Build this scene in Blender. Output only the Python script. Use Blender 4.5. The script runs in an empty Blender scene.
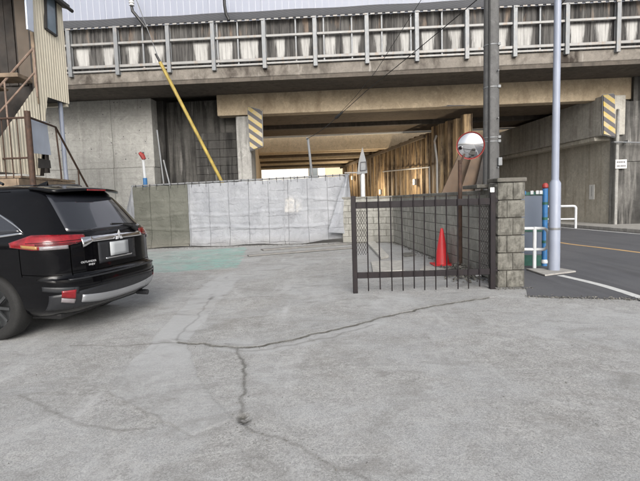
import bpy, bmesh, math, random
import numpy as np
from mathutils import Vector, Matrix
random.seed(7); RNG = np.random.default_rng(7)
SC = bpy.context.scene; COL = SC.collection
R = math.radians
# ---------------------------------------------------------------- camera
F_, TH, RO, CH = 455.0, R(5.0), R(1.75), 1.40
cR = Vector((1, 0, 0)); cU = Vector((0, math.sin(TH), math.cos(TH))); cF = Vector((0, math.cos(TH), -math.sin(TH)))
rx = cR * math.cos(RO) - cU * math.sin(RO); ry = cR * math.sin(RO) + cU * math.cos(RO)
cam = bpy.data.cameras.new('camera'); co = bpy.data.objects.new('camera', cam); COL.objects.link(co)
co.matrix_world = Matrix(((rx.x, ry.x, -cF.x, 0), (rx.y, ry.y, -cF.y, 0), (rx.z, ry.z, -cF.z, CH), (0, 0, 0, 1)))
cam.sensor_width = 36; cam.lens = 36 * F_ / 640; cam.clip_start = 0.05; cam.clip_end = 3000
SC.camera = co
# ---------------------------------------------------------------- sky, sun, exposure
SUN_EL, SUN_AZ = R(28), R(173)          # azimuth measured from +Y towards +X: soft light from behind the camera
W = bpy.data.worlds.new('World'); SC.world = W; W.use_nodes = True
wn = W.node_tree; bg = wn.nodes['Background']; sky = wn.nodes.new('ShaderNodeTexSky')
sky.sky_type = 'NISHITA'; sky.sun_disc = False; sky.sun_elevation = SUN_EL; sky.sun_rotation = SUN_AZ
sky.air_density = 1.0; sky.dust_density = 5.0; sky.ozone_density = 1.0
hs_ = wn.nodes.new('ShaderNodeHueSaturation'); hs_.inputs['Saturation'].default_value = .30        # milky overcast
wn.links.new(sky.outputs[0], hs_.inputs['Color']); wn.links.new(hs_.outputs[0], bg.inputs[0]); bg.inputs[1].default_value = 0.15
sl = bpy.data.lights.new('sun', 'SUN'); sl.energy = 1.4; sl.angle = R(36); sl.color = (1, .97, .93)
so = bpy.data.objects.new('sun', sl); COL.objects.link(so)
sd = Vector((math.sin(SUN_AZ) * math.cos(SUN_EL), math.cos(SUN_AZ) * math.cos(SUN_EL), math.sin(SUN_EL)))
so.rotation_euler = sd.to_track_quat('Z', 'Y').to_euler(); so.location = (0, 40, 40)
vs = SC.view_settings; vs.view_transform = 'Standard'; vs.look = 'None'; vs.gamma = 1; vs.exposure = 0.42

# ---------------------------------------------------------------- points from the camera's calibration
def ray(px, py):
    dx, dy = px - 320, py - 240.5
    u = dx * math.cos(RO) - dy * math.sin(RO); v = dx * math.sin(RO) + dy * math.cos(RO)
    return cR * (u / F_) - cU * (v / F_) + cF
CO = Vector((0, 0, CH))
def gp(px, py, z=0.0):
    d = ray(px, py); return CO + d * ((z - CH) / d.z)
def ay(px, py, Y):
    d = ray(px, py); return CO + d * (Y / d.y)
def ax(px, py, X):
    d = ray(px, py); return CO + d * (X / d.x)
BY, BA = 17.0, R(-3)                    # viaduct frame: origin on its front face, turned 3 degrees
def bl(px, py, y):
    d = ray(px, py); n = Vector((-math.sin(BA), math.cos(BA), 0)); o = Vector((0, BY, 0))
    p = CO + d * ((n.dot(o - CO) + y) / n.dot(d)); q = p - o
    return Vector((q.x * math.cos(BA) + q.y * math.sin(BA), y, p.z))

# ---------------------------------------------------------------- materials
def nodes(name):
    m = bpy.data.materials.new(name); m.use_nodes = True
    nt = m.node_tree; b = nt.nodes['Principled BSDF']; return m, nt, b
class G:
    def __init__(s, nt): s.nt = nt
    def n(s, t, **kw):
        x = s.nt.nodes.new(t)
        for k, v in kw.items(): setattr(x, k, v)
        return x
    def l(s, a, b): s.nt.links.new(a, b)
    def pos(s, scale=(1, 1, 1), obj=False):
        if obj: o = s.n('ShaderNodeTexCoord').outputs['Object']
        else: o = s.n('ShaderNodeNewGeometry').outputs['Position']
        mp = s.n('ShaderNodeMapping'); mp.inputs['Scale'].default_value = scale; s.l(o, mp.inputs[0]); return mp.outputs[0]
    def noise(s, vec, scale, detail=6, rough=.6, dist=0):
        x = s.n('ShaderNodeTexNoise'); x.inputs['Scale'].default_value = scale; x.inputs['Detail'].default_value = detail
        x.inputs['Roughness'].default_value = rough; x.inputs['Distortion'].default_value = dist; s.l(vec, x.inputs['Vector']); return x.outputs['Fac']
    def ramp(s, fac, a, b, ca=0.0, cb=1.0):
        x = s.n('ShaderNodeMapRange'); x.clamp = True
        for i, v in zip((1, 2, 3, 4), (a, b, ca, cb)): x.inputs[i].default_value = v
        s.l(fac, x.inputs[0]); return x.outputs[0]
    def mix(s, fac, a, b, bt='MIX'):
        x = s.n('ShaderNodeMix', data_type='RGBA', blend_type=bt)
        for inp, v in ((x.inputs[0], fac), (x.inputs[6], a), (x.inputs[7], b)):
            if isinstance(v, (int, float)): inp.default_value = v
            elif isinstance(v, (tuple, list)): inp.default_value = (*v[:3], 1)
            else: s.l(v, inp)
        return x.outputs[2]
    def math(s, op, a, b=0.0, clamp=False):
        x = s.n('ShaderNodeMath', operation=op); x.use_clamp = clamp
        for i, v in enumerate((a, b)):
            if isinstance(v, (int, float)): x.inputs[i].default_value = v
            else: s.l(v, x.inputs[i])
        return x.outputs[0]
    def bump(s, h, strength, dist, b):
        x = s.n('ShaderNodeBump'); x.inputs['Strength'].default_value = strength; x.inputs['Distance'].default_value = dist
        s.l(h, x.inputs['Height']); s.l(x.outputs[0], b.inputs['Normal'])
    def attr(s, name):
        x = s.n('ShaderNodeAttribute'); x.attribute_name = name; return x.outputs['Fac']
    def rnd(s): return s.n('ShaderNodeObjectInfo').outputs['Random']

def plain(name, c, rough=.5, metal=0, var=.12, vs_=3.0, dirt=None, dirt_amt=.5, bump=.0, coat=0, fine=60, spec=None):
    m, nt, b = nodes(name); g = G(nt); p = g.pos()
    n1 = g.noise(p, vs_); dark = tuple(x * (1 - var * 2) for x in c); lite = tuple(min(1, x * (1 + var)) for x in c)
    col = g.mix(g.ramp(n1, .3, .7), dark, lite)
    if dirt:
        n2 = g.noise(g.pos((1, 1, .35)), vs_ * 2.3, 8, .7)
        col = g.mix(g.ramp(n2, .52, .72, 0, dirt_amt), col, dirt)
    g.l(col, b.inputs['Base Color']); b.inputs['Metallic'].default_value = metal
    g.l(g.ramp(g.noise(p, vs_ * 4), .3, .7, max(.02, rough - .1), min(1, rough + .12)), b.inputs['Roughness'])
    if spec is not None: b.inputs['Specular IOR Level'].default_value = spec
    if coat and c[0] < .01: b.inputs['Specular IOR Level'].default_value = .12
    if coat: b.inputs['Coat Weight'].default_value = coat; b.inputs['Coat Roughness'].default_value = .03
    if bump: g.bump(g.noise(p, fine, 6, .7), bump, .01, b)
    return m

def concrete(name, c1, c2, stain, amt=.6, streak=(3.0, 3.0, .22), sscale=1.0, lines=0.0, thr=(.48, .7), bump=.35, white=None, rndv=.0):
    m, nt, b = nodes(name); g = G(nt); p = g.pos()
    col = g.mix(g.ramp(g.noise(p, .9, 8, .65), .3, .7), c1, c2)
    col = g.mix(g.ramp(g.noise(p, 7, 8, .78, .6), .44, .66, 0, .6), col, tuple(x * .52 for x in c1))
    col = g.mix(g.ramp(g.noise(p, 2.6, 9, .75, 1.0), .54, .68, 0, .55), col, tuple(min(1, x * 1.3) for x in c1))
    col = g.mix(g.ramp(g.noise(p, 38, 4, .7), .56, .68, 0, .5), col, tuple(x * .4 for x in c1))
    s1 = g.noise(g.pos(streak), sscale * 1.4, 8, .62, .3); s2 = g.noise(p, .55, 5, .6)
    st = g.math('MULTIPLY', g.ramp(s1, thr[0], thr[1]), g.ramp(s2, .32, .62, .25, 1), True)
    col = g.mix(g.math('MULTIPLY', st, amt), col, stain)
    if white:
        w1 = g.noise(g.pos((5, 5, .5)), 1.1, 6, .6, .4)
        col = g.mix(g.ramp(w1, .62, .72, 0, .6), col, white)
    h = g.noise(p, 30, 8, .75)
    if lines:
        sx = g.n('ShaderNodeSeparateXYZ'); g.l(g.n('ShaderNodeNewGeometry').outputs['Position'], sx.inputs[0])
        fr = g.math('FRACT', g.math('ADD', g.math('MULTIPLY', sx.outputs[2], 1 / lines), g.math('MULTIPLY', g.noise(p, 1.5), .06)))
        ln = g.math('MULTIPLY', g.ramp(fr, 0, .05, 1, 0), g.ramp(g.noise(g.pos((.8, .8, 4)), 1.5), .4, .6))
        col = g.mix(g.math('MULTIPLY', ln, .85), col, tuple(x * .4 for x in c1)); h = g.math('SUBTRACT', h, g.math('MULTIPLY', ln, .8))
    if rndv: col = g.mix(g.ramp(g.rnd(), 0, 1, 0, rndv), col, tuple(x * .5 for x in c1))
    g.l(col, b.inputs['Base Color']); b.inputs['Roughness'].default_value = .88; b.inputs['Specular IOR Level'].default_value = .3
    g.bump(h, bump, .02, b); return m

M = {}
M['abut'] = concrete('abutment_concrete', (.45, .445, .42), (.33, .327, .305), (.11, .105, .092), .6, thr=(.54, .74), lines=.235, white=(.46, .45, .42))
M['colm'] = concrete('pier_concrete', (.40, .395, .375), (.27, .265, .25), (.05, .048, .045), .9, thr=(.46, .62))
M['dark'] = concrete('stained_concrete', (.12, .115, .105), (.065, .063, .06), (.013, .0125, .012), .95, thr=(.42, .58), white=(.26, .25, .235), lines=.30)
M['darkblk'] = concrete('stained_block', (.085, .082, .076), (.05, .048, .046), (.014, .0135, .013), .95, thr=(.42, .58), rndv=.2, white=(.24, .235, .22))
M['girder'] = concrete('girder_concrete', (.56, .46, .33), (.43, .345, .24), (.14, .10, .065), .6, streak=(1.2, 1.2, .5))
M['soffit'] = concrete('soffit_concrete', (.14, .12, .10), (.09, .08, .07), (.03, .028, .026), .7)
M['tan'] = concrete('tan_beam_paint', (.74, .60, .42), (.63, .50, .33), (.38, .27, .16), .4, streak=(.5, .5, 3))
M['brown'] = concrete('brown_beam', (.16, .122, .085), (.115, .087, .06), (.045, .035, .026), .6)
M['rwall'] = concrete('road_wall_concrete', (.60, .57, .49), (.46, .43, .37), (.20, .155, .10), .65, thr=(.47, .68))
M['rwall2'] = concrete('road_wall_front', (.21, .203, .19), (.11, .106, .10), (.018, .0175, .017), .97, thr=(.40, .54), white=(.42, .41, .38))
M['edge'] = concrete('deck_edge_concrete', (.27, .245, .215), (.17, .155, .135), (.035, .027, .022), .95, streak=(1.1, 1.1, .7), white=(.45, .43, .40), thr=(.45, .62))
M['haunch'] = concrete('haunch_concrete', (.50, .48, .43), (.38, .365, .33), (.12, .10, .08), .6)
M['pillar'] = concrete('split_block', (.27, .262, .23), (.185, .18, .158), (.055, .052, .045), .85, streak=(5, 5, 2.2), sscale=1.6, thr=(.44, .62), bump=1.0, rndv=.35)
M['block'] = concrete('wall_block', (.40, .395, .36), (.28, .275, .25), (.075, .072, .062), .8, streak=(3, 3, 1.2), sscale=1.5, bump=.5, rndv=.4)
M['coping'] = concrete('coping_concrete', (.24, .235, .21), (.16, .155, .14), (.05, .048, .042), .8)
M['cap'] = concrete('cap_stone', (.16, .15, .13), (.11, .105, .095), (.04, .04, .035), .7)
M['polec'] = concrete('pole_concrete', (.15, .15, .15), (.105, .105, .105), (.06, .06, .058), .6, bump=.12)
M['galv'] = plain('galvanised_steel', (.19, .20, .21), .45, .15, .08, 4, dirt=(.30, .24, .18), dirt_amt=.45)
M['galv2'] = plain('weathered_rail', (.27, .268, .262), .5, .1, .08, 3, dirt=(.26, .17, .10), dirt_amt=.8)
M['gate'] = plain('dark_gate_paint', (.017, .014, .016), .5, 0, .15, 6, dirt=(.04, .028, .022), dirt_amt=.35, bump=.05, spec=.2)
M['rust'] = plain('rusted_brown_steel', (.055, .03, .02), .75, 0, .25, 12, dirt=(.13, .06, .03), dirt_amt=.7, bump=.3)
M['lamp_pole'] = plain('pale_blue_pole_paint', (.27, .30, .375), .42, 0, .05, 3, dirt=(.34, .35, .36), dirt_amt=.3)
M['white'] = plain('white_pipe_paint', (.56, .58, .60), .4, 0, .05, 5, dirt=(.42, .40, .36), dirt_amt=.35)
M['yellow'] = plain('yellow_guard', (.38, .28, .06), .5, 0, .2, 5, dirt=(.16, .115, .05), dirt_amt=.7)
M['blackp'] = plain('black_plastic', (.013, .013, .014), .5, 0, .1, 5)
M['cable'] = plain('black_cable', (.012, .012, .012), .6)
M['red'] = plain('red_cone_plastic', (.62, .028, .035), .45, 0, .12, 4, dirt=(.30, .04, .04), dirt_amt=.35)
M['redp'] = plain('red_paint', (.30, .035, .03), .5)
M['blue'] = plain('blue_paint', (.03, .15, .36), .5, 0, .15, 6, dirt=(.12, .16, .20), dirt_amt=.6)
M['green'] = plain('dark_green_paint', (.02, .10, .075), .55, 0, .2, 8)
M['bpanel'] = plain('grey_blue_panel', (.11, .135, .18), .5, 0, .05, 2)
M['sign'] = plain('white_sign', (.75, .75, .73), .5, 0, .03, 3)
M['ink'] = plain('dark_ink', (.08, .08, .09), .6)
M['cream'] = plain('cream_cladding', (.74, .68, .55), .5, 0, .05, 1.2, dirt=(.50, .43, .32), dirt_amt=.4)
M['wood'] = plain('grey_timber', (.22, .165, .115), .8, 0, .22, 5, dirt=(.08, .06, .045), dirt_amt=.6, bump=.4)
M['plank'] = plain('brown_plank', (.11, .075, .05), .75, 0, .2, 3, dirt=(.10, .055, .03), dirt_amt=.6, bump=.3)
M['doorw'] = plain('dark_door', (.028, .022, .018), .7, 0, .3, 4, bump=.2)  # dark door tone, deepened for the shadow in the house recess
M['beige'] = plain('shaded_beige_wall', (.10, .08, .062), .8, 0, .12, 3, dirt=(.12, .09, .07), dirt_amt=.5)  # beige jamb, darkened to put the recess shadow into its colour
M['railr'] = plain('faded_rust_rail', (.21, .145, .11), .65, 0, .2, 8, dirt=(.34, .30, .27), dirt_amt=.5); M['eave'] = plain('dark_eave', (.035, .033, .034), .6, 0, .15, 5)
M['shutter'] = plain('blue_white_sheet', (.52, .58, .70), .4, 0, .06, 3, dirt=(.35, .36, .38), dirt_amt=.25)
M['glassd'] = plain('frosted_window', (.17, .22, .27), .15, 0, .1, 2)
M['tyre'] = plain('tyre_rubber', (.012, .012, .012), .8, 0, .1, 20, dirt=(.022, .021, .019), dirt_amt=.4)
M['rim'] = plain('alloy_rim', (.16, .165, .17), .35, .9, .05, 5)
M['paint'] = plain('black_car_paint', (.0022, .0022, .003), .16, 0, .02, 2, coat=.4)
M['trim'] = plain('grey_black_trim', (.017, .018, .021), .45, 0, .08, 8)
M['chrome'] = plain('chrome', (.75, .75, .76), .12, 1, .02, 2)
M['gap'] = plain('gap_black', (.0008, .0008, .0008), .9, 0, .02, 2, spec=0.0); M['badge'] = plain('badge_silver', (.62, .63, .65), .35, .2, .02, 4); M['silver'] = plain('silver_skid', (.40, .41, .43), .35, .6, .04, 3)
M['carglass'] = plain('tinted_glass', (.018, .020, .026), .04, 0, .02, 2, coat=1.0)
M['redl'] = plain('red_lamp_lens', (.22, .005, .010), .12, 0, .25, 14, coat=.8)
M['redd'] = plain('dark_red_lens', (.10, .003, .006), .1, 0, .2, 14, coat=.8); M['clearl'] = plain('clear_lamp_lens', (.22, .20, .21), .12, 0, .1, 12, coat=.6)
M['amberl'] = plain('amber_lamp_lens', (.30, .17, .06), .12, 0, .1, 12, coat=.6)
M['plate'] = plain('blank_plate', (.40, .42, .435), .5, 0, .04, 6)
M['farw'] = plain('far_wall', (.78, .74, .66), .8, 0, .05, .5)
M['farw2'] = plain('far_wall_tan', (.60, .48, .33), .8, 0, .05, .5)
M['farroof'] = plain('far_roof', (.16, .14, .13), .8)
M['rubble'] = plain('rubble', (.17, .165, .15), .9, 0, .3, 14, bump=.5)
M['slabl'] = plain('broken_concrete', (.44, .43, .40), .9, 0, .15, 8, dirt=(.2, .19, .17), dirt_amt=.4, bump=.4)
M['timberl'] = plain('pale_strip', (.21, .205, .195), .8, 0, .12, 5, dirt=(.22, .19, .15), dirt_amt=.5, bump=.3)
M['line'] = plain('white_road_paint', (.60, .61, .60), .7, 0, .06, 5, dirt=(.25, .25, .25), dirt_amt=.6)
M['yline'] = plain('yellow_road_paint', (.56, .37, .17), .7, 0, .06, 5, dirt=(.20, .15, .10), dirt_amt=.5)
M['kerb'] = concrete('kerb_concrete', (.40, .39, .37), (.32, .31, .29), (.18, .17, .16), .5)

def m_asphalt():
    m, nt, b = nodes('asphalt'); g = G(nt); p = g.pos()
    c = g.mix(g.ramp(g.noise(p, .7, 6, .6), .3, .7), (.078, .081, .092), (.108, .110, .119))
    c = g.mix(g.ramp(g.noise(p, 160, 3, .7), .5, .75, 0, .6), c, (.20, .20, .205))
    c = g.mix(g.ramp(g.noise(g.pos((1.5, .12, 1)), 1.6, 5), .5, .72, 0, .4), c, (.03, .03, .034))
    g.l(c, b.inputs['Base Color']); b.inputs['Roughness'].default_value = .82
    g.bump(g.noise(p, 140, 4, .7), .6, .01, b); return m
M['asphalt'] = m_asphalt()

def m_ground():
    m, nt, b = nodes('yard_concrete'); g = G(nt); p = g.pos()
    col = g.mix(g.ramp(g.noise(p, .45, 9, .62, .4), .34, .66), (.325, .333, .342), (.475, .488, .50))
    col = g.mix(g.ramp(g.noise(p, 2.1, 8, .68, .6), .42, .70, 0, .7), col, (.19, .19, .185))
    col = g.mix(g.ramp(g.noise(g.pos((.8, 1.5, 1)), 3.2, 9, .75, .8), .50, .68, 0, .7), col, (.45, .445, .435))     # laitance, pale scuffs
    # exposed aggregate where the skin has worn off
    worn = g.ramp(g.noise(p, .8, 7, .65, .5), .40, .58)
    worn = g.math('MULTIPLY', worn, g.math('SUBTRACT', 1.0, g.math('MULTIPLY', g.attr('patch'), .8)), True)
    v = g.n('ShaderNodeTexVoronoi'); v.inputs['Scale'].default_value = 75; g.l(p, v.inputs['Vector'])
    bwn = g.n('ShaderNodeRGBToBW'); g.l(v.outputs['Color'], bwn.inputs[0])
    ag = g.mix(bwn.outputs[0], (.13, .128, .12), (.62, .61, .59))
    col = g.mix(g.math('MULTIPLY', worn, .6), col, ag)
    v2 = g.n('ShaderNodeTexVoronoi'); v2.inputs['Scale'].default_value = 160; g.l(p, v2.inputs['Vector'])
    bw2 = g.n('ShaderNodeRGBToBW'); g.l(v2.outputs['Color'], bw2.inputs[0])
    col = g.mix(.46, col, g.mix(bw2.outputs[0], (.10, .10, .098), (.54, .54, .53)))
    pit = g.ramp(g.noise(p, 46, 3, .6), .64, .70)
    pit = g.math('MULTIPLY', pit, worn, True); col = g.mix(g.math('MULTIPLY', pit, .6), col, (.10, .098, .09))
    sc = g.n('ShaderNodeTexNoise'); sc.inputs['Scale'].default_value = 5.0; sc.inputs['Detail'].default_value = 3
    mp = g.n('ShaderNodeMapping'); mp.inputs['Rotation'].default_value = (0, 0, .5); mp.inputs['Scale'].default_value = (.35, 5, 1)
    g.l(g.n('ShaderNodeNewGeometry').outputs['Position'], mp.inputs[0]); g.l(mp.outputs[0], sc.inputs['Vector'])
    col = g.mix(g.ramp(sc.outputs['Fac'], .66, .72, 0, .35), col, (.56, .56, .56))                                 # tyre scrapes
    pa = g.attr('patch'); col = g.mix(g.math('MULTIPLY', pa, .8), col, g.mix(g.noise(p, 5, 7, .65), (.35, .357, .362), (.45, .457, .462)))
    col = g.mix(g.math('MULTIPLY', g.attr('stain'), .55), col, (.17, .165, .15))
    ga = g.math('MULTIPLY', g.attr('green'), g.ramp(g.noise(p, 2.6, 8, .75, .5), .38, .58, .1, 1), True)
    col = g.mix(g.math('MULTIPLY', ga, .8), col, (.22, .42, .375))
    ca = g.attr('crack'); col = g.mix(g.math('MULTIPLY', ca, .93), col, (.045, .042, .036))
    bl0 = g.noise(g.pos((1, 1.6, 1)), 1.15, 10, .72, 1.2); col = g.mix(g.ramp(bl0, .50, .70, 0, .55), col, (.175, .168, .155))
    col = g.mix(g.ramp(g.noise(g.pos((1.6, .6, 1)), .9, 10, .74, 1.0), .54, .70, 0, .6), col, (.50, .505, .51))
    col = g.mix(g.math('MULTIPLY', g.ramp(g.noise(p, 7, 10, .78, .5), .46, .64), g.math('ADD', g.math('MULTIPLY', worn, .27), .06)), col, (.12, .118, .112))
    col = g.mix(g.ramp(g.noise(g.pos((.6, 1.7, 1)), 9, 8, .75, .8), .56, .68, 0, .32), col, (.56, .57, .58))
    col = g.mix(g.ramp(g.noise(p, .33, 6, .6, .6), .55, .72, 0, .35), col, (.30, .275, .235))
    col = g.mix(g.math('MULTIPLY', g.attr('crack'), .93), col, (.05, .047, .04))
    g.l(col, b.inputs['Base Color']); b.inputs['Roughness'].default_value = .9; b.inputs['Specular IOR Level'].default_value = .25
    h = g.math('ADD', g.math('MULTIPLY', g.noise(p, 70, 5, .7), .7), g.math('MULTIPLY', g.math('SUBTRACT', bwn.outputs[0], pit), g.math('MULTIPLY', worn, .6)))
    g.bump(h, .55, .008, b); return m
M['ground'] = m_ground()

def m_panel():
    m, nt, b = nodes('parapet_panel'); g = G(nt); p = g.pos()
    tc = g.n('ShaderNodeTexCoord').outputs['Object']; s = g.n('ShaderNodeSeparateXYZ'); g.l(tc, s.inputs[0]); r = g.rnd()
    s1 = g.noise(g.pos((6, 6, .3)), 1.6, 9, .7, .15)
    dk = g.mix(g.ramp(s1, .36, .6), (.115, .11, .104), (.022, .021, .021))
    dk = g.mix(g.ramp(g.noise(g.pos((7, 7, .3)), 1.3, 6, .6), .58, .72, 0, .6), dk, (.27, .265, .25))
    # pale, unweathered area of the lower panel with ragged runs down its sides
    off = g.math('SUBTRACT', g.math('MULTIPLY', r, .22), .11)
    x = g.math('ABSOLUTE', g.math('ADD', s.outputs[0], g.math('ADD', off, g.math('MULTIPLY', g.math('SUBTRACT', g.noise(g.pos((5, 5, .35)), 2.2, 7, .7), .5), .45))))
    hw = g.math('ADD', g.math('MULTIPLY', r, .14), g.math('ADD', .09, g.math('MULTIPLY', s.outputs[2], .10)))
    mx = g.ramp(g.math('SUBTRACT', hw, x), -.03, .05)
    mz = g.math('MULTIPLY', g.ramp(s.outputs[2], .20, .27), g.ramp(s.outputs[2], .86, .97, 1, 0))
    keep = g.ramp(g.math('FRACT', g.math('MULTIPLY', r, 7.3)), .12, .2)
    pale = g.math('MULTIPLY', g.math('MULTIPLY', mx, mz), keep, True)
    pale = g.math('MULTIPLY', pale, g.ramp(g.noise(g.pos((9, 9, .4)), 2, 8, .7), .36, .56, .55, 1))
    col = g.mix(pale, dk, g.mix(g.noise(p, 4, 6), (.37, .365, .35), (.50, .495, .48)))
    top = g.ramp(s.outputs[2], 1.0, 1.15); rs = g.noise(g.pos((3, 3, .5)), 1.2, 5)
    col = g.mix(g.math('MULTIPLY', top, g.ramp(rs, .55, .68, 0, .6)), col, (.27, .20, .15))
    g.l(col, b.inputs['Base Color']); b.inputs['Roughness'].default_value = .9
    g.bump(g.noise(p, 30, 6, .7), .3, .02, b); return m
M['panel'] = m_panel()

def m_tarp(name, c1, c2, trans, thin=False):
    m, nt, b = nodes(name); g = G(nt); p = g.pos()
    col = g.mix(g.ramp(g.noise(p, 1.3, 7, .6, .5), .3, .7), c1, c2)
    col = g.mix(g.ramp(g.noise(g.pos((1, 1, .5)), 2.4, 8, .7, .6), .52, .76, 0, .5), col, tuple(x * .55 for x in c1))
    sx = g.n('ShaderNodeSeparateXYZ'); g.l(g.n('ShaderNodeNewGeometry').outputs['Position'], sx.inputs[0])
    dz = g.math('ADD', sx.outputs[2], g.math('MULTIPLY', g.noise(p, 3), .3)); col = g.mix(g.ramp(dz, .15, .5, .45, 0), col, (.20, .185, .16))
    fx = g.math('ABSOLUTE', g.math('SUBTRACT', g.math('FRACT', g.math('ADD', g.math('MULTIPLY', sx.outputs[0], 1.55), g.math('MULTIPLY', g.noise(p, 1.2), .12))), .5))
    fz = g.math('ABSOLUTE', g.math('SUBTRACT', g.math('FRACT', g.math('ADD', g.math('MULTIPLY', sx.outputs[2], 2.35), g.math('MULTIPLY', g.noise(p, 1.1, 3), .55))), .5))
    seam = g.math('MAXIMUM', g.ramp(fx, 0, .018, 1, 0), g.math('MULTIPLY', g.ramp(fz, 0, .022, 1, 0), g.ramp(g.noise(p, .9), .4, .55)))
    col = g.mix(g.math('MULTIPLY', g.math('MULTIPLY', seam, g.ramp(g.noise(p, 2.2), .35, .62, .15, 1)), .38), col, tuple(x * .45 for x in c1))
    g.l(col, b.inputs['Base Color']); b.inputs['Roughness'].default_value = .7; b.inputs['Specular IOR Level'].default_value = .25
    g.bump(g.math('ADD', g.noise(p, 5, 9, .7, 1.4), g.math('MULTIPLY', seam, -.4)), .85, .06, b)
    t = g.n('ShaderNodeBsdfTranslucent'); g.l(col, t.inputs[0]); mx = g.n('ShaderNodeMixShader'); mx.inputs[0].default_value = trans
    g.l(b.outputs[0], mx.inputs[1]); g.l(t.outputs[0], mx.inputs[2]); out = nt.nodes['Material Output']; last = mx.outputs[0]
    if thin:   # worn open weave where the street behind shows through
        def blob(cx, cz, rx_, rz_):
            a = g.math('POWER', g.math('DIVIDE', g.math('SUBTRACT', sx.outputs[0], cx), rx_), 2.0); c = g.math('POWER', g.math('DIVIDE', g.math('SUBTRACT', sx.outputs[2], cz), rz_), 2.0)
            return g.ramp(g.math('ADD', g.math('ADD', a, c), g.math('MULTIPLY', g.math('SUBTRACT', g.noise(p, 5), .5), 1.9)), .3, 1.1, 1, 0)
        q1 = ay(292, 207, 15); q2 = ay(328, 214, 15); q3 = ay(288, 214, 15)
        al = blob(q1.x, q1.z, .34, .40)
        tr = g.n('ShaderNodeBsdfTransparent'); m2 = g.n('ShaderNodeMixShader'); g.l(g.math('MULTIPLY', g.math('MULTIPLY', al, g.ramp(g.noise(p, 9, 4, .7), .35, .6, .1, 1)), .42), m2.inputs[0]); g.l(last, m2.inputs[1]); g.l(tr.outputs[0], m2.inputs[2]); last = m2.outputs[0]
    g.l(last, out.inputs[0]); return m
M['tarp_white'] = m_tarp('white_mesh_sheet', (.33, .345, .375), (.44, .455, .485), .2)
M['tarp_thin'] = m_tarp('white_mesh_sheet_worn', (.35, .365, .395), (.46, .475, .505), .22, True)
M['tarp_olive'] = m_tarp('olive_sheet', (.115, .118, .10), (.16, .162, .14), .08)

def m_netting():
    m, nt, b = nodes('netting'); g = G(nt); p = g.pos((1, 1, 1))
    w = g.n('ShaderNodeTexWave'); w.wave_type = 'BANDS'; w.bands_direction = 'DIAGONAL'; w.inputs['Scale'].default_value = 3.2; w.inputs['Distortion'].default_value = 1.2; g.l(p, w.inputs[0])
    col = g.mix(g.math('MULTIPLY', w.outputs['Fac'], g.noise(p, 4)), (.02, .0195, .019), (.05, .049, .047))
    g.l(col, b.inputs['Base Color']); b.inputs['Roughness'].default_value = .8
    tr = g.n('ShaderNodeBsdfTransparent'); mx = g.n('ShaderNodeMixShader'); mx.inputs[0].default_value = .12
    g.l(b.outputs[0], mx.inputs[1]); g.l(tr.outputs[0], mx.inputs[2]); g.l(mx.outputs[0], nt.nodes['Material Output'].inputs[0]); return m
M['net'] = m_netting()
def m_noise_wall():
    m, nt, b = nodes('translucent_panel'); g = G(nt); p = g.pos()
    col = g.mix(g.noise(p, .8, 5), (.42, .45, .54), (.49, .52, .61)); g.l(col, b.inputs['Base Color']); b.inputs['Roughness'].default_value = .4
    t = g.n('ShaderNodeBsdfTranslucent'); g.l(col, t.inputs[0]); mx = g.n('ShaderNodeMixShader'); mx.inputs[0].default_value = .42
    g.l(b.outputs[0], mx.inputs[1]); g.l(t.outputs[0], mx.inputs[2]); g.l(mx.outputs[0], nt.nodes['Material Output'].inputs[0]); return m
M['nwall'] = m_noise_wall(); M['rib'] = plain('pale_rib', (.47, .49, .55), .5, 0, .05, 3)
def m_stripes():
    m, nt, b = nodes('hazard_stripes'); g = G(nt); s = g.n('ShaderNodeSeparateXYZ'); g.l(g.n('ShaderNodeTexCoord').outputs['Object'], s.inputs[0])
    f = g.math('FRACT', g.math('MULTIPLY', g.math('ADD', s.outputs[2], g.math('MULTIPLY', s.outputs[0], .75)), 2.75))
    k = g.ramp(f, .48, .5); w = g.noise(g.pos(), 5, 7, .7)
    c = g.mix(k, (.075, .07, .078), g.mix(g.ramp(w, .38, .58), (.46, .33, .06), (.38, .335, .24)))
    g.l(c, b.inputs['Base Color']); b.inputs['Roughness'].default_value = .55; return m
M['stripe'] = m_stripes()
def m_pile():
    m, nt, b = nodes('rusty_sheet_pile'); g = G(nt); p = g.pos()
    s1 = g.noise(g.pos((4, 4, .3)), 1.5, 8, .66, .4)
    c = g.mix(g.ramp(s1, .42, .58), (.36, .25, .13), (.042, .028, .018))
    c = g.mix(g.ramp(g.noise(p, 2.2, 6, .7), .5, .75, 0, .45), c, (.45, .35, .21)); c = g.mix(g.ramp(g.rnd(), 0, 1, 0, .35), c, (.09, .05, .025))
    g.l(c, b.inputs['Base Color']); b.inputs['Roughness'].default_value = .75; g.bump(g.noise(p, 25, 6, .7), .3, .02, b); return m
M['pile'] = m_pile()
m, nt, b = nodes('work_lamp_lens'); b.inputs['Base Color'].default_value = (1, .8, .5, 1); b.inputs['Emission Color'].default_value = (1, .78, .48, 1); b.inputs['Emission Strength'].default_value = 2.5; M['lens'] = m

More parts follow.
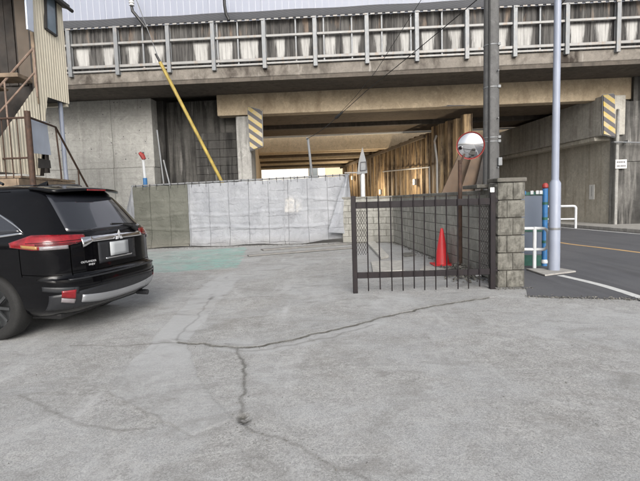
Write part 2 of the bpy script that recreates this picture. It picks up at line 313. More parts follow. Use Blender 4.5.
# ---------------------------------------------------------------- mesh helpers
class MB:
    def __init__(s): s.v = []; s.f = []
    def add(s, vs_, fs):
        o = len(s.v); s.v += [tuple(v) for v in vs_]; s.f += [tuple(i + o for i in f) for f in fs]; return s
    def box(s, a, b):
        x0, y0, z0 = a; x1, y1, z1 = b
        return s.add([(x0, y0, z0), (x1, y0, z0), (x1, y1, z0), (x0, y1, z0), (x0, y0, z1), (x1, y0, z1), (x1, y1, z1), (x0, y1, z1)],
                     [(0, 3, 2, 1), (4, 5, 6, 7), (0, 1, 5, 4), (1, 2, 6, 5), (2, 3, 7, 6), (3, 0, 4, 7)])
    def beam(s, p, q, w, t, up=(0, 0, 1)):     # rectangular bar p->q
        p, q = Vector(p), Vector(q); d = (q - p).normalized(); u = Vector(up)
        if abs(d.dot(u)) > .98: u = Vector((0, 1, 0))
        a = d.cross(u).normalized() * (w / 2); c = a.cross(d).normalized() * (t / 2)
        P = [p - a - c, p + a - c, p + a + c, p - a + c]; Q = [x + (q - p) for x in P]
        return s.add(P + Q, [(0, 3, 2, 1), (4, 5, 6, 7), (0, 1, 5, 4), (1, 2, 6, 5), (2, 3, 7, 6), (3, 0, 4, 7)])
    def tube(s, pts, r, n=10, cap=True):
        pts = [Vector(p) for p in pts]; rs = r if isinstance(r, (list, tuple)) else [r] * len(pts); rings = []; ref = None
        for i, p in enumerate(pts):
            d = (pts[min(i + 1, len(pts) - 1)] - pts[max(i - 1, 0)]).normalized()
            if ref is None: ref = d.orthogonal().normalized()
            a = (ref - d * ref.dot(d)).normalized(); ref = a; c = d.cross(a)
            rings.append([p + (a * math.cos(k * 2 * math.pi / n) + c * math.sin(k * 2 * math.pi / n)) * rs[i] for k in range(n)])
        V = [x for ring in rings for x in ring]; Fc = []
        for i in range(len(pts) - 1):
            for k in range(n): Fc.append((i * n + k, i * n + (k + 1) % n, (i + 1) * n + (k + 1) % n, (i + 1) * n + k))
        if cap: Fc += [tuple(range(n - 1, -1, -1)), tuple((len(pts) - 1) * n + k for k in range(n))]
        return s.add(V, Fc)
    def prism(s, poly, h, ax_='z'):            # polygon of 3D points extruded by vector h
        h = Vector(h); P = [Vector(p) for p in poly]; n = len(P)
        return s.add(P + [p + h for p in P], [tuple(range(n - 1, -1, -1)), tuple(range(n, 2 * n))] + [(i, (i + 1) % n, n + (i + 1) % n, n + i) for i in range(n)])
    def lathe(s, prof, n=32, axis='z', c=(0, 0, 0)):
        V = []; Fc = []
        for (r, h) in prof:
            for k in range(n):
                a = k * 2 * math.pi / n; x, y = r * math.cos(a), r * math.sin(a)
                p = {'z': (x, y, h), 'y': (x, h, y), 'x': (h, x, y)}[axis]; V.append((p[0] + c[0], p[1] + c[1], p[2] + c[2]))
        for i in range(len(prof) - 1):
            for k in range(n): Fc.append((i * n + k, i * n + (k + 1) % n, (i + 1) * n + (k + 1) % n, (i + 1) * n + k))
        return s.add(V, Fc)
    def grid(s, P):
        nr, nc = len(P), len(P[0])
        return s.add([p for row in P for p in row], [(i * nc + j, i * nc + j + 1, (i + 1) * nc + j + 1, (i + 1) * nc + j) for i in range(nr - 1) for j in range(nc - 1)])
    def build(s, name, mat, parent=None, smooth=False, bevel=0, seg=2, angle=35, loc=None, fix=True):
        me = bpy.data.meshes.new(name); me.from_pydata(s.v, [], s.f)
        if fix:
            bm = bmesh.new(); bm.from_mesh(me); bmesh.ops.recalc_face_normals(bm, faces=bm.faces); bm.to_mesh(me); bm.free()
        me.materials.append(M[mat] if isinstance(mat, str) else mat)
        if smooth: me.shade_smooth()
        o = bpy.data.objects.new(name, me); COL.objects.link(o)
        if parent: o.parent = parent
        if loc is not None: o.location = loc
        if bevel:
            md = o.modifiers.new('bevel', 'BEVEL'); md.width = bevel; md.segments = seg; md.limit_method = 'ANGLE'; md.angle_limit = R(angle)
        if smooth and bevel == 0:
            me.set_sharp_from_angle(angle=R(angle))
        return o
def tag(o, label=None, cat=None, group=None, kind=None):
    if label: o['label'] = label
    if cat: o['category'] = cat
    if group: o['group'] = group
    if kind: o['kind'] = kind
    return o
def thing(name, label, cat, loc=(0, 0, 0), rz=0, group=None):
    o = bpy.data.objects.new(name, None); COL.objects.link(o); o.location = loc; o.rotation_euler = (0, 0, rz); o.empty_display_size = .1
    return tag(o, label, cat, group)
def copy(o, parent=None, loc=None):
    c = o.copy(); COL.objects.link(c); c.parent = parent if parent else o.parent
    if loc is not None: c.location = loc
    return c
def text(body, size, mat, parent, loc, rot, name='lettering', ext=.001, sx=1):
    cu = bpy.data.curves.new(name, 'FONT'); cu.body = body; cu.size = size; cu.extrude = ext; cu.align_x = 'CENTER'; cu.align_y = 'CENTER'
    cu.materials.append(M[mat]); o = bpy.data.objects.new(name, cu); COL.objects.link(o); bpy.context.view_layer.update()
    me = bpy.data.meshes.new_from_object(o.evaluated_get(bpy.context.evaluated_depsgraph_get())); bpy.data.objects.remove(o); o = bpy.data.objects.new(name, me); COL.objects.link(o); o.parent = parent; o.location = loc; o.rotation_euler = rot; o.scale = (sx, 1, 1); return o

# ================================================================ SETTING: yard
def seg_dist(X, Y, pts):
    d = np.full(X.shape, 1e9); side = np.zeros(X.shape)
    for (x0, y0), (x1, y1) in zip(pts[:-1], pts[1:]):
        dx, dy = x1 - x0, y1 - y0; L = dx * dx + dy * dy + 1e-12
        t = np.clip(((X - x0) * dx + (Y - y0) * dy) / L, 0, 1); e = np.hypot(X - x0 - t * dx, Y - y0 - t * dy)
        k = e < d; d = np.where(k, e, d); side = np.where(k, np.sign((X - x0) * dy - (Y - y0) * dx), side)
    return d, side
def rough_line(pp, n=7, amp=.035):      # midpoint-displaced polyline
    p = [tuple(gp(*q)[:2]) for q in pp]
    for it in range(4):
        out = [p[0]]
        for a, b_ in zip(p[:-1], p[1:]):
            L = math.hypot(b_[0] - a[0], b_[1] - a[1]); k = min(amp, L * .13)
            out += [((a[0] + b_[0]) / 2 + random.uniform(-k, k), (a[1] + b_[1]) / 2 + random.uniform(-k, k)), b_]
        p = out
    return p
def vnoise(X, Y, sc, seed):
    r = np.random.default_rng(seed); T = r.random((64, 64)); x, y = X * sc, Y * sc; xi, yi = np.floor(x).astype(int), np.floor(y).astype(int); fx, fy = x - xi, y - yi
    fx = fx * fx * (3 - 2 * fx); fy = fy * fy * (3 - 2 * fy); t = lambda i, j: T[i % 64, j % 64]
    return (t(xi, yi) * (1 - fx) + t(xi + 1, yi) * fx) * (1 - fy) + (t(xi, yi + 1) * (1 - fx) + t(xi + 1, yi + 1) * fx) * fy
def fbm(X, Y, sc, seed): return sum(vnoise(X, Y, sc * 2 ** k, seed + k) * .5 ** (k + 1) for k in range(5))
def inpoly(X, Y, poly):
    c = np.zeros(X.shape, bool); n = len(poly)
    for i in range(n):
        (x0, y0), (x1, y1) = poly[i], poly[(i + 1) % n]
        c ^= ((y0 > Y) != (y1 > Y)) & (X < (x1 - x0) * (Y - y0) / (y1 - y0 + 1e-12) + x0)
    return c
CR_LAT = rough_line([(178, 343), (205, 344), (238, 348), (258, 347), (290, 341), (330, 331), (372, 321), (384, 317), (420, 309), (470, 301), (489, 298)])
CR_LOW = rough_line([(225, 344), (240, 351), (262, 350), (296, 345), (335, 337), (376, 324)])
CR_FAR = rough_line([(-60, 349), (0, 346), (60, 345), (120, 346), (178, 343)])
CR_V = rough_line([(236, 348), (243, 362), (244, 385), (241, 400), (242, 416), (246, 426), (254, 431), (285, 440), (320, 458), (350, 470), (380, 486)], amp=.02)
CR_S = rough_line([(20, 395), (58, 414), (88, 426), (130, 430), (155, 428)], amp=.015)
CR_P = rough_line([(107, 391), (130, 404), (160, 420), (192, 437)], amp=.012)
CR_T = rough_line([(227, 277), (207, 305), (177, 343)], amp=.03)
CR_R = rough_line([(178, 343), (170, 352), (155, 378)], amp=.02)
BARS = [rough_line([a, b_], amp=.012) for a, b_ in (((270, 343.5), (268, 349)), ((300, 338.5), (304, 344)), ((322, 333), (325, 339)), ((345, 327), (350, 332)), ((252, 347), (257, 350)))]
STRIP = [tuple(gp(*q)[:2]) for q in ((222, 276), (243, 276), (215, 306), (186, 345), (200, 380), (230, 420), (190, 436), (150, 415), (107, 391), (148, 345), (172, 320), (203, 285))]
GREEN = [tuple(gp(*q)[:2]) for q in ((130, 253), (246, 247.5), (243, 256), (238, 268), (190, 271), (125, 274))]
def ground_patch(x0, x1, y0, y1, res, fade, fine):
    nx, ny = int((x1 - x0) / res) + 1, int((y1 - y0) / res) + 1
    X, Y = np.meshgrid(np.linspace(x0, x1, nx), np.linspace(y0, y1, ny)); Z = np.zeros(X.shape); crack = np.zeros(X.shape); stain = np.zeros(X.shape)
    edge = np.clip(np.minimum(np.minimum(X - x0, x1 - X), np.minimum(Y - y0, y1 - Y)) / fade, 0, 1)
    nz = fbm(X, Y, 9, 3); nb = fbm(X, Y, 1.1, 11)
    if fine:
        for ln, w, dep, st in ((CR_LAT, .0085, .012, .08), (CR_LOW, .0028, .003, .04), (CR_FAR, .004, .004, .05), (CR_V, .0055, .006, .04), (CR_S, .002, .002, .02), (CR_P, .002, .001, .01), (CR_T, .0018, .002, .02)):
            d, sd_ = seg_dist(X, Y, ln); w_ = w; ww = np.maximum(w * (.35 + 1.3 * nz), .0125); amp_ = np.clip(w_ / .0075, .22, 1) * np.clip(w * (.35 + 1.3 * nz) / .0125, .35, 1)
            c = np.clip(1.35 - d / ww, 0, 1) * np.clip(nb * 3.2 - .75, .12, 1) * amp_; crack = np.maximum(crack, c); Z -= dep * c
            stain = np.maximum(stain, np.clip(1 - d / (st * (.3 + 1.4 * nb)), 0, 1) * .55)
            if ln is CR_LAT: Z += .012 * np.exp(-d / .12) * (sd_ < 0)
        hx, hy = gp(244, 420)[:2]; d = np.hypot((X - hx) / .55, Y - hy); c = np.clip(1.5 - d / (.062 * (.1 + 1.8 * nz)), 0, 1); Z -= .02 * c; crack = np.maximum(crack, .8 * c * (fbm(X, Y, 30, 5) > .47))
        d2, _ = seg_dist(X, Y, [tuple(gp(*q)[:2]) for q in ((232, 346), (262, 348.5), (300, 341.5), (335, 334), (372, 323))])
        inner = np.clip((.17 - d2) / .03, 0, 1)
    else:
        inner = np.zeros(X.shape)
        for ln in (CR_T,):
            d, _ = seg_dist(X, Y, ln); crack = np.maximum(crack, .55 * np.clip(1.3 - d / .03, 0, 1) * np.clip(nb * 4 - 1.6, 0, 1)); 
    jit = (fbm(X, Y, 4, 21) - .5) * .10
    st_ = inpoly(X + jit, Y + jit, STRIP).astype(float); gr_ = inpoly(X + jit * 2, Y + jit * 2, GREEN).astype(float)
    Z += st_ * .004 + (nb - .5) * .012; Z *= edge; st_ = st_ * np.clip((Y - 3.0) / 1.4, .38, 1); patch = np.maximum(st_ * 1.0, inner * .7 * (nz > .35))
    gr_ *= np.clip(.45 + .75 * (X + 4.3) / 2.2, .35, 1)
    n = nx * ny; V = np.stack([X, Y, Z], -1).reshape(-1, 3); i = np.arange(n).reshape(ny, nx)
    Fq = np.stack([i[:-1, :-1], i[:-1, 1:], i[1:, 1:], i[1:, :-1]], -1).reshape(-1, 4)
    return V, Fq, dict(crack=crack.ravel(), patch=patch.ravel(), stain=stain.ravel(), green=gr_.ravel())
def np_mesh(name, V, Fq, attrs, mat):
    me = bpy.data.meshes.new(name); me.vertices.add(len(V)); me.vertices.foreach_set('co', V.astype(np.float32).ravel())
    me.loops.add(Fq.size); me.loops.foreach_set('vertex_index', Fq.astype(np.int32).ravel()); me.polygons.add(len(Fq))
    me.polygons.foreach_set('loop_start', np.arange(0, Fq.size, 4, dtype=np.int32)); me.update(calc_edges=True); me.validate()
    for k, a in attrs.items(): me.attributes.new(k, 'FLOAT', 'POINT').data.foreach_set('value', a.astype(np.float32))
    me.materials.append(M[mat]); me.shade_smooth(); o = bpy.data.objects.new(name, me); COL.objects.link(o); return o
FX = (-2.6, 3.0, 1.6, 6.6); CX = (-9.0, 4.4, 6.6, 17.5)
parts = [ground_patch(*FX, .0125, .15, True), ground_patch(*CX, .05, .4, False)]
def quad(x0, x1, y0, y1):
    V = np.array([(x0, y0, 0), (x1, y0, 0), (x1, y1, 0), (x0, y1, 0)], float); z = np.zeros(4); return V, np.array([[0, 1, 2, 3]]), dict(crack=z, patch=z, stain=z, green=z)
FAR_ = 600
for q in ((-FAR_, FAR_, -FAR_, 1.6), (-FAR_, -2.6, 1.6, 6.6), (3.0, FAR_, 1.6, 6.6), (-FAR_, -9, 6.6, 17.5), (4.4, FAR_, 6.6, 17.5), (-FAR_, FAR_, 17.5, FAR_)): parts.append(quad(*q))
Vs, Fs, At, o_ = [], [], {k: [] for k in ('crack', 'patch', 'stain', 'green')}, 0
for V, Fq, a in parts:
    Vs.append(V); Fs.append(Fq + o_); o_ += len(V)
    for k in At: At[k].append(a[k])
ground = tag(np_mesh('ground', np.concatenate(Vs), np.concatenate(Fs), {k: np.concatenate(v) for k, v in At.items()}, 'ground'), 'pale cracked concrete yard', None, None, 'structure')

# ---- road, apron, markings
def strip(Lp, Rp, z): return MB().grid([[(a[0], a[1], z), (b_[0], b_[1], z)] for a, b_ in zip(Lp, Rp)])
RL = [(4.05, -40), (4.05, 5.78), (3.2, 6.02), (2.82, 6.13), (3.02, 6.6), (3.02, 7.5), (2.98, 14.3), (5.2, 16.2), (7.6, 20), (6.3, 27), (3.4, 44), (.8, 62), (-2.0, 82)]
RR = [(12.6, -40), (11.9, 5.7), (11.85, 6.0), (11.8, 6.2), (11.75, 6.6), (11.6, 7.5), (10.75, 14.3), (10.5, 16.2), (10.1, 20), (9.3, 27), (6.9, 44), (4.2, 62), (1.5, 82)]
road = tag(strip(RL, RR, .008).build('road', 'asphalt', fix=False), 'dark asphalt road passing under the viaduct', None, None, 'structure')
def line_along(pts, w, z, name, mat, label):
    L, Rr = [], []
    for i, p in enumerate(pts):
        d = (Vector(pts[min(i + 1, len(pts) - 1)]) - Vector(pts[max(i - 1, 0)])).normalized(); n = Vector((d.y, -d.x)) * w / 2
        L.append((p[0] - n.x, p[1] - n.y)); Rr.append((p[0] + n.x, p[1] + n.y))
    return strip(L, Rr, z).build(name, mat, road, fix=False)
def smooth_poly(p, n=6):
    out = []
    for i in range(len(p) - 1):
        a, b_, c, d = p[max(i - 1, 0)], p[i], p[i + 1], p[min(i + 2, len(p) - 1)]
        for k in range(n):
            t = k / n; out.append(tuple(.5 * (2 * b_[j] + (c[j] - a[j]) * t + (2 * a[j] - 5 * b_[j] + 4 * c[j] - d[j]) * t * t + (3 * b_[j] - a[j] - 3 * c[j] + d[j]) * t ** 3) for j in (0, 1)))
    return out + [tuple(p[-1])]
line_along(smooth_poly([(8.1, -40), (7.95, 4), (7.23, 10.2), (6.8, 12.8), (7.1, 15.5), (8.6, 20), (7.9, 27), (5.2, 44), (2.6, 62)]), .13, .012, 'centre_line', 'yline', '')
line_along(smooth_poly([tuple(gp(*q, .008)[:2]) for q in ((560, 275.5), (600, 285), (640, 297.5), (700, 318))]), .13, .012, 'edge_line', 'line', '')
pts = [gp(*q) for q in ((526, 270.5), (560, 270), (576, 273), (545, 277))]
MB().prism([(p.x, p.y, .012) for p in pts], (0, 0, .028)).build('pole_footing', 'kerb', road, bevel=.006)
kl = smooth_poly([(11.9, 4), (11.5, 9), (10.75, 14.3), (10.5, 16.2), (10.1, 20), (9.3, 27), (6.9, 44), (4.2, 62)], 5)
far_kerb = MB()
for a, b_ in zip(kl[:-1], kl[1:]): far_kerb.beam((a[0], a[1], .07), (b_[0], b_[1], .07), .16, .13)
pav = strip([(p[0] + .08, p[1]) for p in kl], [(p[0] + 4.6, p[1] + .3) for p in kl], .11)
pv = tag(pav.build('pavement', 'kerb', fix=False), 'narrow footway beside the far wall', None, None, 'structure'); far_kerb.build('kerb', 'kerb', pv, bevel=.015)
line_along([(p[0] - .35, p[1]) for p in kl], .13, .013, 'edge_line', 'line', '')

# ================================================================ VIADUCT
via = thing('viaduct', 'long concrete viaduct with streaked parapet panels and pale rails crossing behind the yard', 'viaduct', (0, BY, 0), BA)
XL, XR = -34.0, 34.0
MB().box((XL, .05, 6.0), (XR, 2.4, 6.40)).build('edge_slab', 'edge', via, bevel=.03)
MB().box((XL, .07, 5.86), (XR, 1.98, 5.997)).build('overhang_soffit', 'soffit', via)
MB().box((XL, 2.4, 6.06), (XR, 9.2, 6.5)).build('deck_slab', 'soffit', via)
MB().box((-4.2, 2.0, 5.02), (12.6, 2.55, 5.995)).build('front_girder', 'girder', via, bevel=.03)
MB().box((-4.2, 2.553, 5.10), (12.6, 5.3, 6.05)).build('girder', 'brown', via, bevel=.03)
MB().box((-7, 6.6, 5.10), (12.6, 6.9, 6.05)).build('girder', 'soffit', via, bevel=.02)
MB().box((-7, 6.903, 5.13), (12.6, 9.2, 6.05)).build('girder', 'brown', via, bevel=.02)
MB().box((-9, 10.9, 4.42), (12.6, 11.5, 5.75)).build('girder', 'tan', via, bevel=.03)
MB().box((XL, 10.9, 5.753), (XR, 25.5, 6.4)).build('rear_deck_slab', 'tan', via)
for k in range(7):
    y = 12.9 + k * 1.95; MB().box((-11, y, 4.5 - .02 * k), (12.6, y + .45, 5.75)).build('cross_girder', 'tan' if k % 2 == 0 else 'brown', via, bevel=.02)
MB().tube([(-7, 9.27, 5.085), (12.6, 9.27, 5.085)], .05, 8).build('light_line', 'sign', via, smooth=True)  # white tube added to stand for the line of light between the decks
sp_ = []
for k in range(18):
    a = k / 18 * 2 * math.pi; c_ = bl(457, 107, 1.98); sp_.append((c_.x + .72 * math.cos(a) * random.uniform(.75, 1.1), 1.992, max(5.03, c_.z + .10 * math.sin(a) * random.uniform(.5, 1.2))))
MB().prism(sp_, (0, .007, 0)).build('spalled_patch', 'ink', via)
# parapet: panels, posts and rails
PX = [bl(x, 45, -.05).x for x in (116, 168, 213, 264, 315, 367, 417, 467, 515, 567, 618)]
dx = (PX[-1] - PX[0]) / 10; posts = [PX[0] - dx * k for k in range(12, 0, -1)] + PX + [PX[-1] + dx * k for k in range(1, 12)]
first = None
for a, b_ in zip(posts[:-1], posts[1:]):
    for k in range(2):
        xc = a + (b_ - a) * (.25 + .5 * k); w = (b_ - a) / 2 - .012
        if first is None:
            first = MB().box((-w / 2, .12, .0), (w / 2, .27, 1.62)).build('parapet_panel', 'panel', via, bevel=.008, loc=(xc, 0, 6.40)); fw = w
        else:
            o = copy(first, loc=(xc, 0, 6.40)); o.scale = (w / fw, 1, 1)
p0 = MB().box((-.07, -.10, 6.26), (.07, .035, 8.0)).box((-.085, .037, 6.3), (.085, .05, 7.98)).build('guard_post', 'galv', via, bevel=.008, loc=(posts[0], 0, 0))
for x in posts[1:]: copy(p0, loc=(x, 0, 0))
p1 = MB().box((-.028, -.01, 6.44), (.028, .06, 7.98)).build('thin_post', 'galv', via, bevel=.005, loc=(bl(143, 45, 0).x, 0, 0))
for x in (217.5, 238, 296, 324, 352, 382, 411, 442, 540): copy(p1, loc=(bl(x, 45, 0).x, 0, 0))
for z, t, y in ((7.37, .085, -.045), (6.545, .10, -.05), (6.405, .07, -.03)):
    xs = posts
    for a, b_ in zip(xs[:-1], xs[1:]):
        e = random.uniform(-.012, .012); MB().box((a + .072, y, z + e), (b_ - .072, y + .06, z + e + t)).build('guard_rail', 'galv2', via, bevel=.01)
MB().box((XL, .28, 6.40), (XR, .62, 6.9)).build('walkway_kerb', 'edge', via)
# protective net with its rope clips
net = thing('debris_net', 'dark grey mesh net stretched along the viaduct edge above the parapet', 'net', (0, BY, 0), BA)
P = []
for i in range(9):
    t = i / 8; P.append([(x, -.06 + .42 * t, 7.97 + .47 * t - .05 * math.sin(t * math.pi) + .012 * math.sin(x * 2.1 + t * 3)) for x in np.arange(XL, XR + .1, .47)])
MB().grid(P).build('net_sheet', 'net', net, smooth=True)
cl = MB(); x = XL
while x < XR: cl.beam((x, -.10, 7.955), (x + .15, -.10, 7.955 + random.uniform(-.004, .004)), .04, .045); x += .265
tag(cl.build('net_clip', 'galv2', net), kind='stuff')
MB().tube([(XL, -.085, 7.985), (XR, -.085, 7.985)], .014, 6).build('edge_rope', 'cable', net)
# translucent noise barrier
nb_ = thing('noise_barrier', 'pale translucent ribbed noise barrier standing above the dark net on the viaduct', 'noise barrier', (0, BY, 0), BA)
NP = None
for k in range(34):
    x = XL + 1 + k * 2.0
    if NP is None:
        NP = MB().box((-.998, .70, 6.9), (.998, .73, 11.6)).build('barrier_panel', 'nwall', nb_, loc=(x, 0, 0))
        rb = MB()
        for j in range(8): rb.box((-.95 + j * .25, .685, 6.95), (-.95 + j * .25 + .018, .699, 11.58))
        NR = tag(rb.build('panel_rib', 'rib', NP), kind='stuff')
    else:
        c = copy(NP, loc=(x, 0, 0)); copy(NR, c)
# bent black brackets standing in the net
def bracket(pts_, r, label, ins=None):
    q = [bl(px, py, y) for px, py, y in pts_]; t = thing('bent_bracket', label, 'bracket', (0, BY, 0), BA)
    MB().tube(q, r, 8).build('post', 'blackp', t, smooth=True)
    if ins is not None:
        c = bl(*ins); MB().lathe([(0, -.13), (.09, -.12), (.06, -.06), (.10, -.03), (.06, .03), (.10, .06), (.07, .12), (0, .13)], 14, 'z', c).build('insulator', 'sign', t, smooth=True)
bracket([(146, 27.5, -.13), (140, 20, -.16), (132.5, 11, -.2), (131, 3, -.2), (131, -14, -.2)], .055, 'black bent bracket with white insulator above the viaduct, by the thin wire', (131.5, 2, -.25))
bracket([(229, 20, -.13), (226, 14, -.16), (224.5, 5, -.2), (223.5, -14, -.2)], .055, 'plain black bent bracket without insulator standing in the net near the top edge')
bracket([(561, 3, -.13), (566, -3, -.2), (575, -14, -.3)], .05, 'short black bracket beside the pale lamp pole at the top edge')

# ---- left abutment
la = thing('abutment_wall', 'stained concrete abutment behind the sheet fence, light slab beside dark recess', 'abutment wall', (0, BY, 0), BA)
xj = [-34.0, -26, -20, -14, bl(70, 120, 2).x - 1.2, bl(111, 120, 2).x, bl(152, 120, 2).x]; zl = 3.02
for a, b_ in zip(xj[:-1], xj[1:]):
    MB().box((a + .006, 2.0, zl + .012), (b_ - .006, 3.2, 5.855)).build('wall_panel', 'abut', la, bevel=.012)
    MB().box((a + .006, 1.93, -.2), (b_ - .006, 3.2, zl)).build('wall_panel', 'abut', la, bevel=.02)
th_ = MB()
for k in range(46):
    px_, pz_ = random.uniform(xj[3], xj[-1] - .1), .235 * random.randint(14, 24) + .1; rr = random.choice((.018, .022, .026, .05 if k == 5 else .02)); th_.lathe([(rr, 1.998), (rr * .8, 1.990), (0, 1.992)], 8, 'y', (px_, 0, pz_))
tag(th_.build('tie_hole', 'ink', la, fix=False), kind='stuff')
xa = xj[-1]; xb = bl(196, 120, 2.9).x; xc = bl(237, 130, 2.2).x; xd = bl(250, 130, 2.0).x
MB().box((xa, 2.55, -.2), (xa + .28, 4.0, 5.86)).build('recess_cheek', 'dark', la, bevel=.02)
MB().box((xa + .283, 2.9, -.2), (xb, 4.0, 5.86)).build('recess_panel', 'dark', la, bevel=.02)
MB().box((xb + .003, 2.85, 4.45), (xc + .6, 4.0, 5.86)).build('recess_panel', 'dark', la, bevel=.02)
z = -.2; i = 0; bw, bh = 1.05, .36      # darkened block facing under the recess panel
while z < 4.40:
    x = xb + .005 - (bw / 2 if i % 2 else 0)
    while x < xc - .02:
        x0, x1 = max(x, xb + .005), min(x + bw - .007, xc - .012)
        if x1 - x0 > .06: MB().box((x0, 2.62 + random.uniform(0, .008), z), (x1, 2.84, min(z + bh - .008, 4.43))).build('facing_block', 'darkblk', la, bevel=.012, seg=1)
        x += bw
    z += bh; i += 1
MB().box((xb, 2.70, -.2), (xc, 2.84, 4.42)).build('block_backing', 'dark', la)
MB().box((xc - .008, 2.05, -.2), (xd, 3.0, 4.98)).build('end_column', 'colm', la, bevel=.03)
q0 = Vector((xd, 2.3)); q1 = Vector((xd - 3.9, 27))
MB().prism([(xd - .02, 3.0, -.2), (xd - 4.0, 27, -.2), (xd - 5.2, 27, -.2), (xd - 1.2, 3.0, -.2)], (0, 0, 5.2)).build('inner_wall', 'tan', la)
MB().box((-30, 26.0, -.2), (xd - 4.3, 26.6, 5.5)).build('rear_wall', 'abut', la)
# ---- hazard plates
def hazard(pp, y, label, name='hazard_plate'):
    q = [bl(px, py, y) for px, py in pp]; c = sum(q, Vector()) / len(q)
    t = thing(name, label, 'hazard plate', (0, 0, 0)); t.matrix_world = Matrix.Translation((0, BY, 0)) @ Matrix.Rotation(BA, 4, 'Z'); 
    o = MB().prism([p - c for p in q], (0, .05, 0)).build('striped_plate', 'stripe', t, bevel=.006, loc=c)
    f = MB()
    for a, b_ in zip(q, q[1:] + q[:1]): f.beam(a + Vector((0, .075, 0)), b_ + Vector((0, .075, 0)), .05, .05, (0, 1, 0))
    f.build('back_frame', 'galv', t); return t
hazard([(247.5, 106.5), (261.5, 110), (262.5, 146), (250, 150.5)], 1.9, 'yellow and black striped plate on the corner of the pale column above the sheet fence')
hz2 = [(603.5, 95), (615, 93.5), (615.5, 137), (604, 134)]

# ---- right abutment of the road
ra = thing('abutment_wall', 'grey concrete abutment with rust streaks along the far side of the road', 'abutment wall', (0, BY, 0), BA)
cx_ = bl(612, 226, 1.75).x; cy_ = 1.75
LB = lambda x, y: (x, y)
ra_top = 4.35
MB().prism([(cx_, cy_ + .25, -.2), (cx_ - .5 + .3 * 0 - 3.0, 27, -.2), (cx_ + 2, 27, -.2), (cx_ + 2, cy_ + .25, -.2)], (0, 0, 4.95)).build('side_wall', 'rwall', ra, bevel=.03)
e2 = bl(619, 170, 1.55).x
MB().box((cx_ - .03, cy_ - .2, -.2), (e2, cy_ + .247, 4.60)).build('corner_strip', 'colm', ra, bevel=.05)
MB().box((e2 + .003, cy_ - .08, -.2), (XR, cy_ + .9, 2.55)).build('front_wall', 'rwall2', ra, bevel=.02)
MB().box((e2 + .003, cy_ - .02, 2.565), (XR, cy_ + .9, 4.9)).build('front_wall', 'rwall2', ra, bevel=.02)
MB().box((cx_ + .75, cy_ + .1, 4.903), (cx_ + 1.3, 3.2, 5.86)).build('bearing_column', 'dark', ra, bevel=.02)
MB().box((cx_ - .35, cy_ + .35, 4.753), (XR, 3.4, 5.86)).build('back_wall', 'dark', ra)
h0 = bl(603.5, 115, 1.5); hb = bl(603.5, 135, 1.5).z; ht = bl(603.5, 95, 1.5).z
hx0 = h0.x
MB().prism([(hx0, 1.62, hb), (hx0, 1.62, ht), (hx0 - .43, 4.2, ht - .02), (hx0 - .43, 4.2, hb)], (.9, 0, 0)).build('haunch_block', 'haunch', ra, bevel=.03)
MB().prism([(hx0 - .43, 4.203, hb), (hx0 - .43, 4.203, ht - .12), (hx0 - 3.25, 27, ht - .3), (hx0 - 3.25, 27, hb)], (1.0, 0, 0)).build('haunch', 'haunch', ra, bevel=.02)
MB().prism([(hx0 - .05, 2.0, hb - .16), (hx0 - 3.2, 27, hb - .16), (hx0 - 3.2, 27, hb - .003), (hx0 - .05, 2.0, hb - .003)], (.8, 0, 0)).build('ledge', 'rwall', ra, bevel=.02)
hazard(hz2, 1.5, 'yellow and black striped plate on the end of the haunch above the road')
q = [bl(614, 142, cy_ - .3), bl(640, 142.5, cy_ - .3)]
t = thing('wall_pipe', 'thin grey pipe running level across the front of the road abutment', 'pipe', (0, BY, 0), BA)
MB().tube([q[0] + Vector((0, .12, 0)), q[0], q[1], q[1] + Vector((8, 0, 0))], .03, 8).build('pipe', 'galv', t, smooth=True)
for k in range(4): MB().box((q[0].x + .5 + k * 1.1, cy_ - .3 - .035, q[0].z - .05), (q[0].x + .55 + k * 1.1, cy_ - .085, q[0].z + .05)).build('pipe_clip', 'galv', t)
def sign_plate(c, w, h, nrm, label, rows):
    ry_ = math.atan2(nrm[0], -nrm[1]); t = thing('wall_sign', label, 'sign', c, ry_)
    MB().box((-w / 2, -.012, -h / 2), (w / 2, .012, h / 2)).build('plate', 'sign', t, bevel=.004)
    ink = MB()
    for (x0, x1, z0, z1) in rows: ink.box((x0 * w, -.0145, z0 * h), (x1 * w, -.0125, z1 * h))
    tag(ink.build('print', 'ink', t), kind='stuff')
rows = []
for r_ in (.22, -.22):
    x = -.4
    while x < .36: wv = random.uniform(.05, .10); rows.append((x, x + wv, r_ - .11, r_ + .11)); x += wv + .03
def bw_(p): return Vector((p.x * math.cos(BA) - p.y * math.sin(BA), BY + p.x * math.sin(BA) + p.y * math.cos(BA), p.z))
sign_plate(bw_(bl(621, 164, cy_ - .235)), .44, .34, (0, -1), 'small white rectangular sign on the front corner of the road abutment', rows)
rows2 = [(-.07, .07, z0, z0 + .05) for z0 in (.32, .22, .12, .02, -.08, -.18, -.28)]
pS = bl(592.3, 192, 2.2); k_ = Vector((cx_, 2.0)); 
dW = ray(592.3, 192); nW = Vector((-1, -3.0 / 25.0, 0)).normalized(); nWw = Vector((nW.x * math.cos(BA) - nW.y * math.sin(BA), nW.x * math.sin(BA) + nW.y * math.cos(BA), 0))
wp = bw_(Vector((cx_, 2.0, 0))); cS = CO + dW * ((wp - CO).dot(nWw) / dW.dot(nWw)) + nWw * .02
sign_plate(cS, .32, .62, (nWw.x, nWw.y), 'narrow upright white sign on the long side wall of the road', rows2)

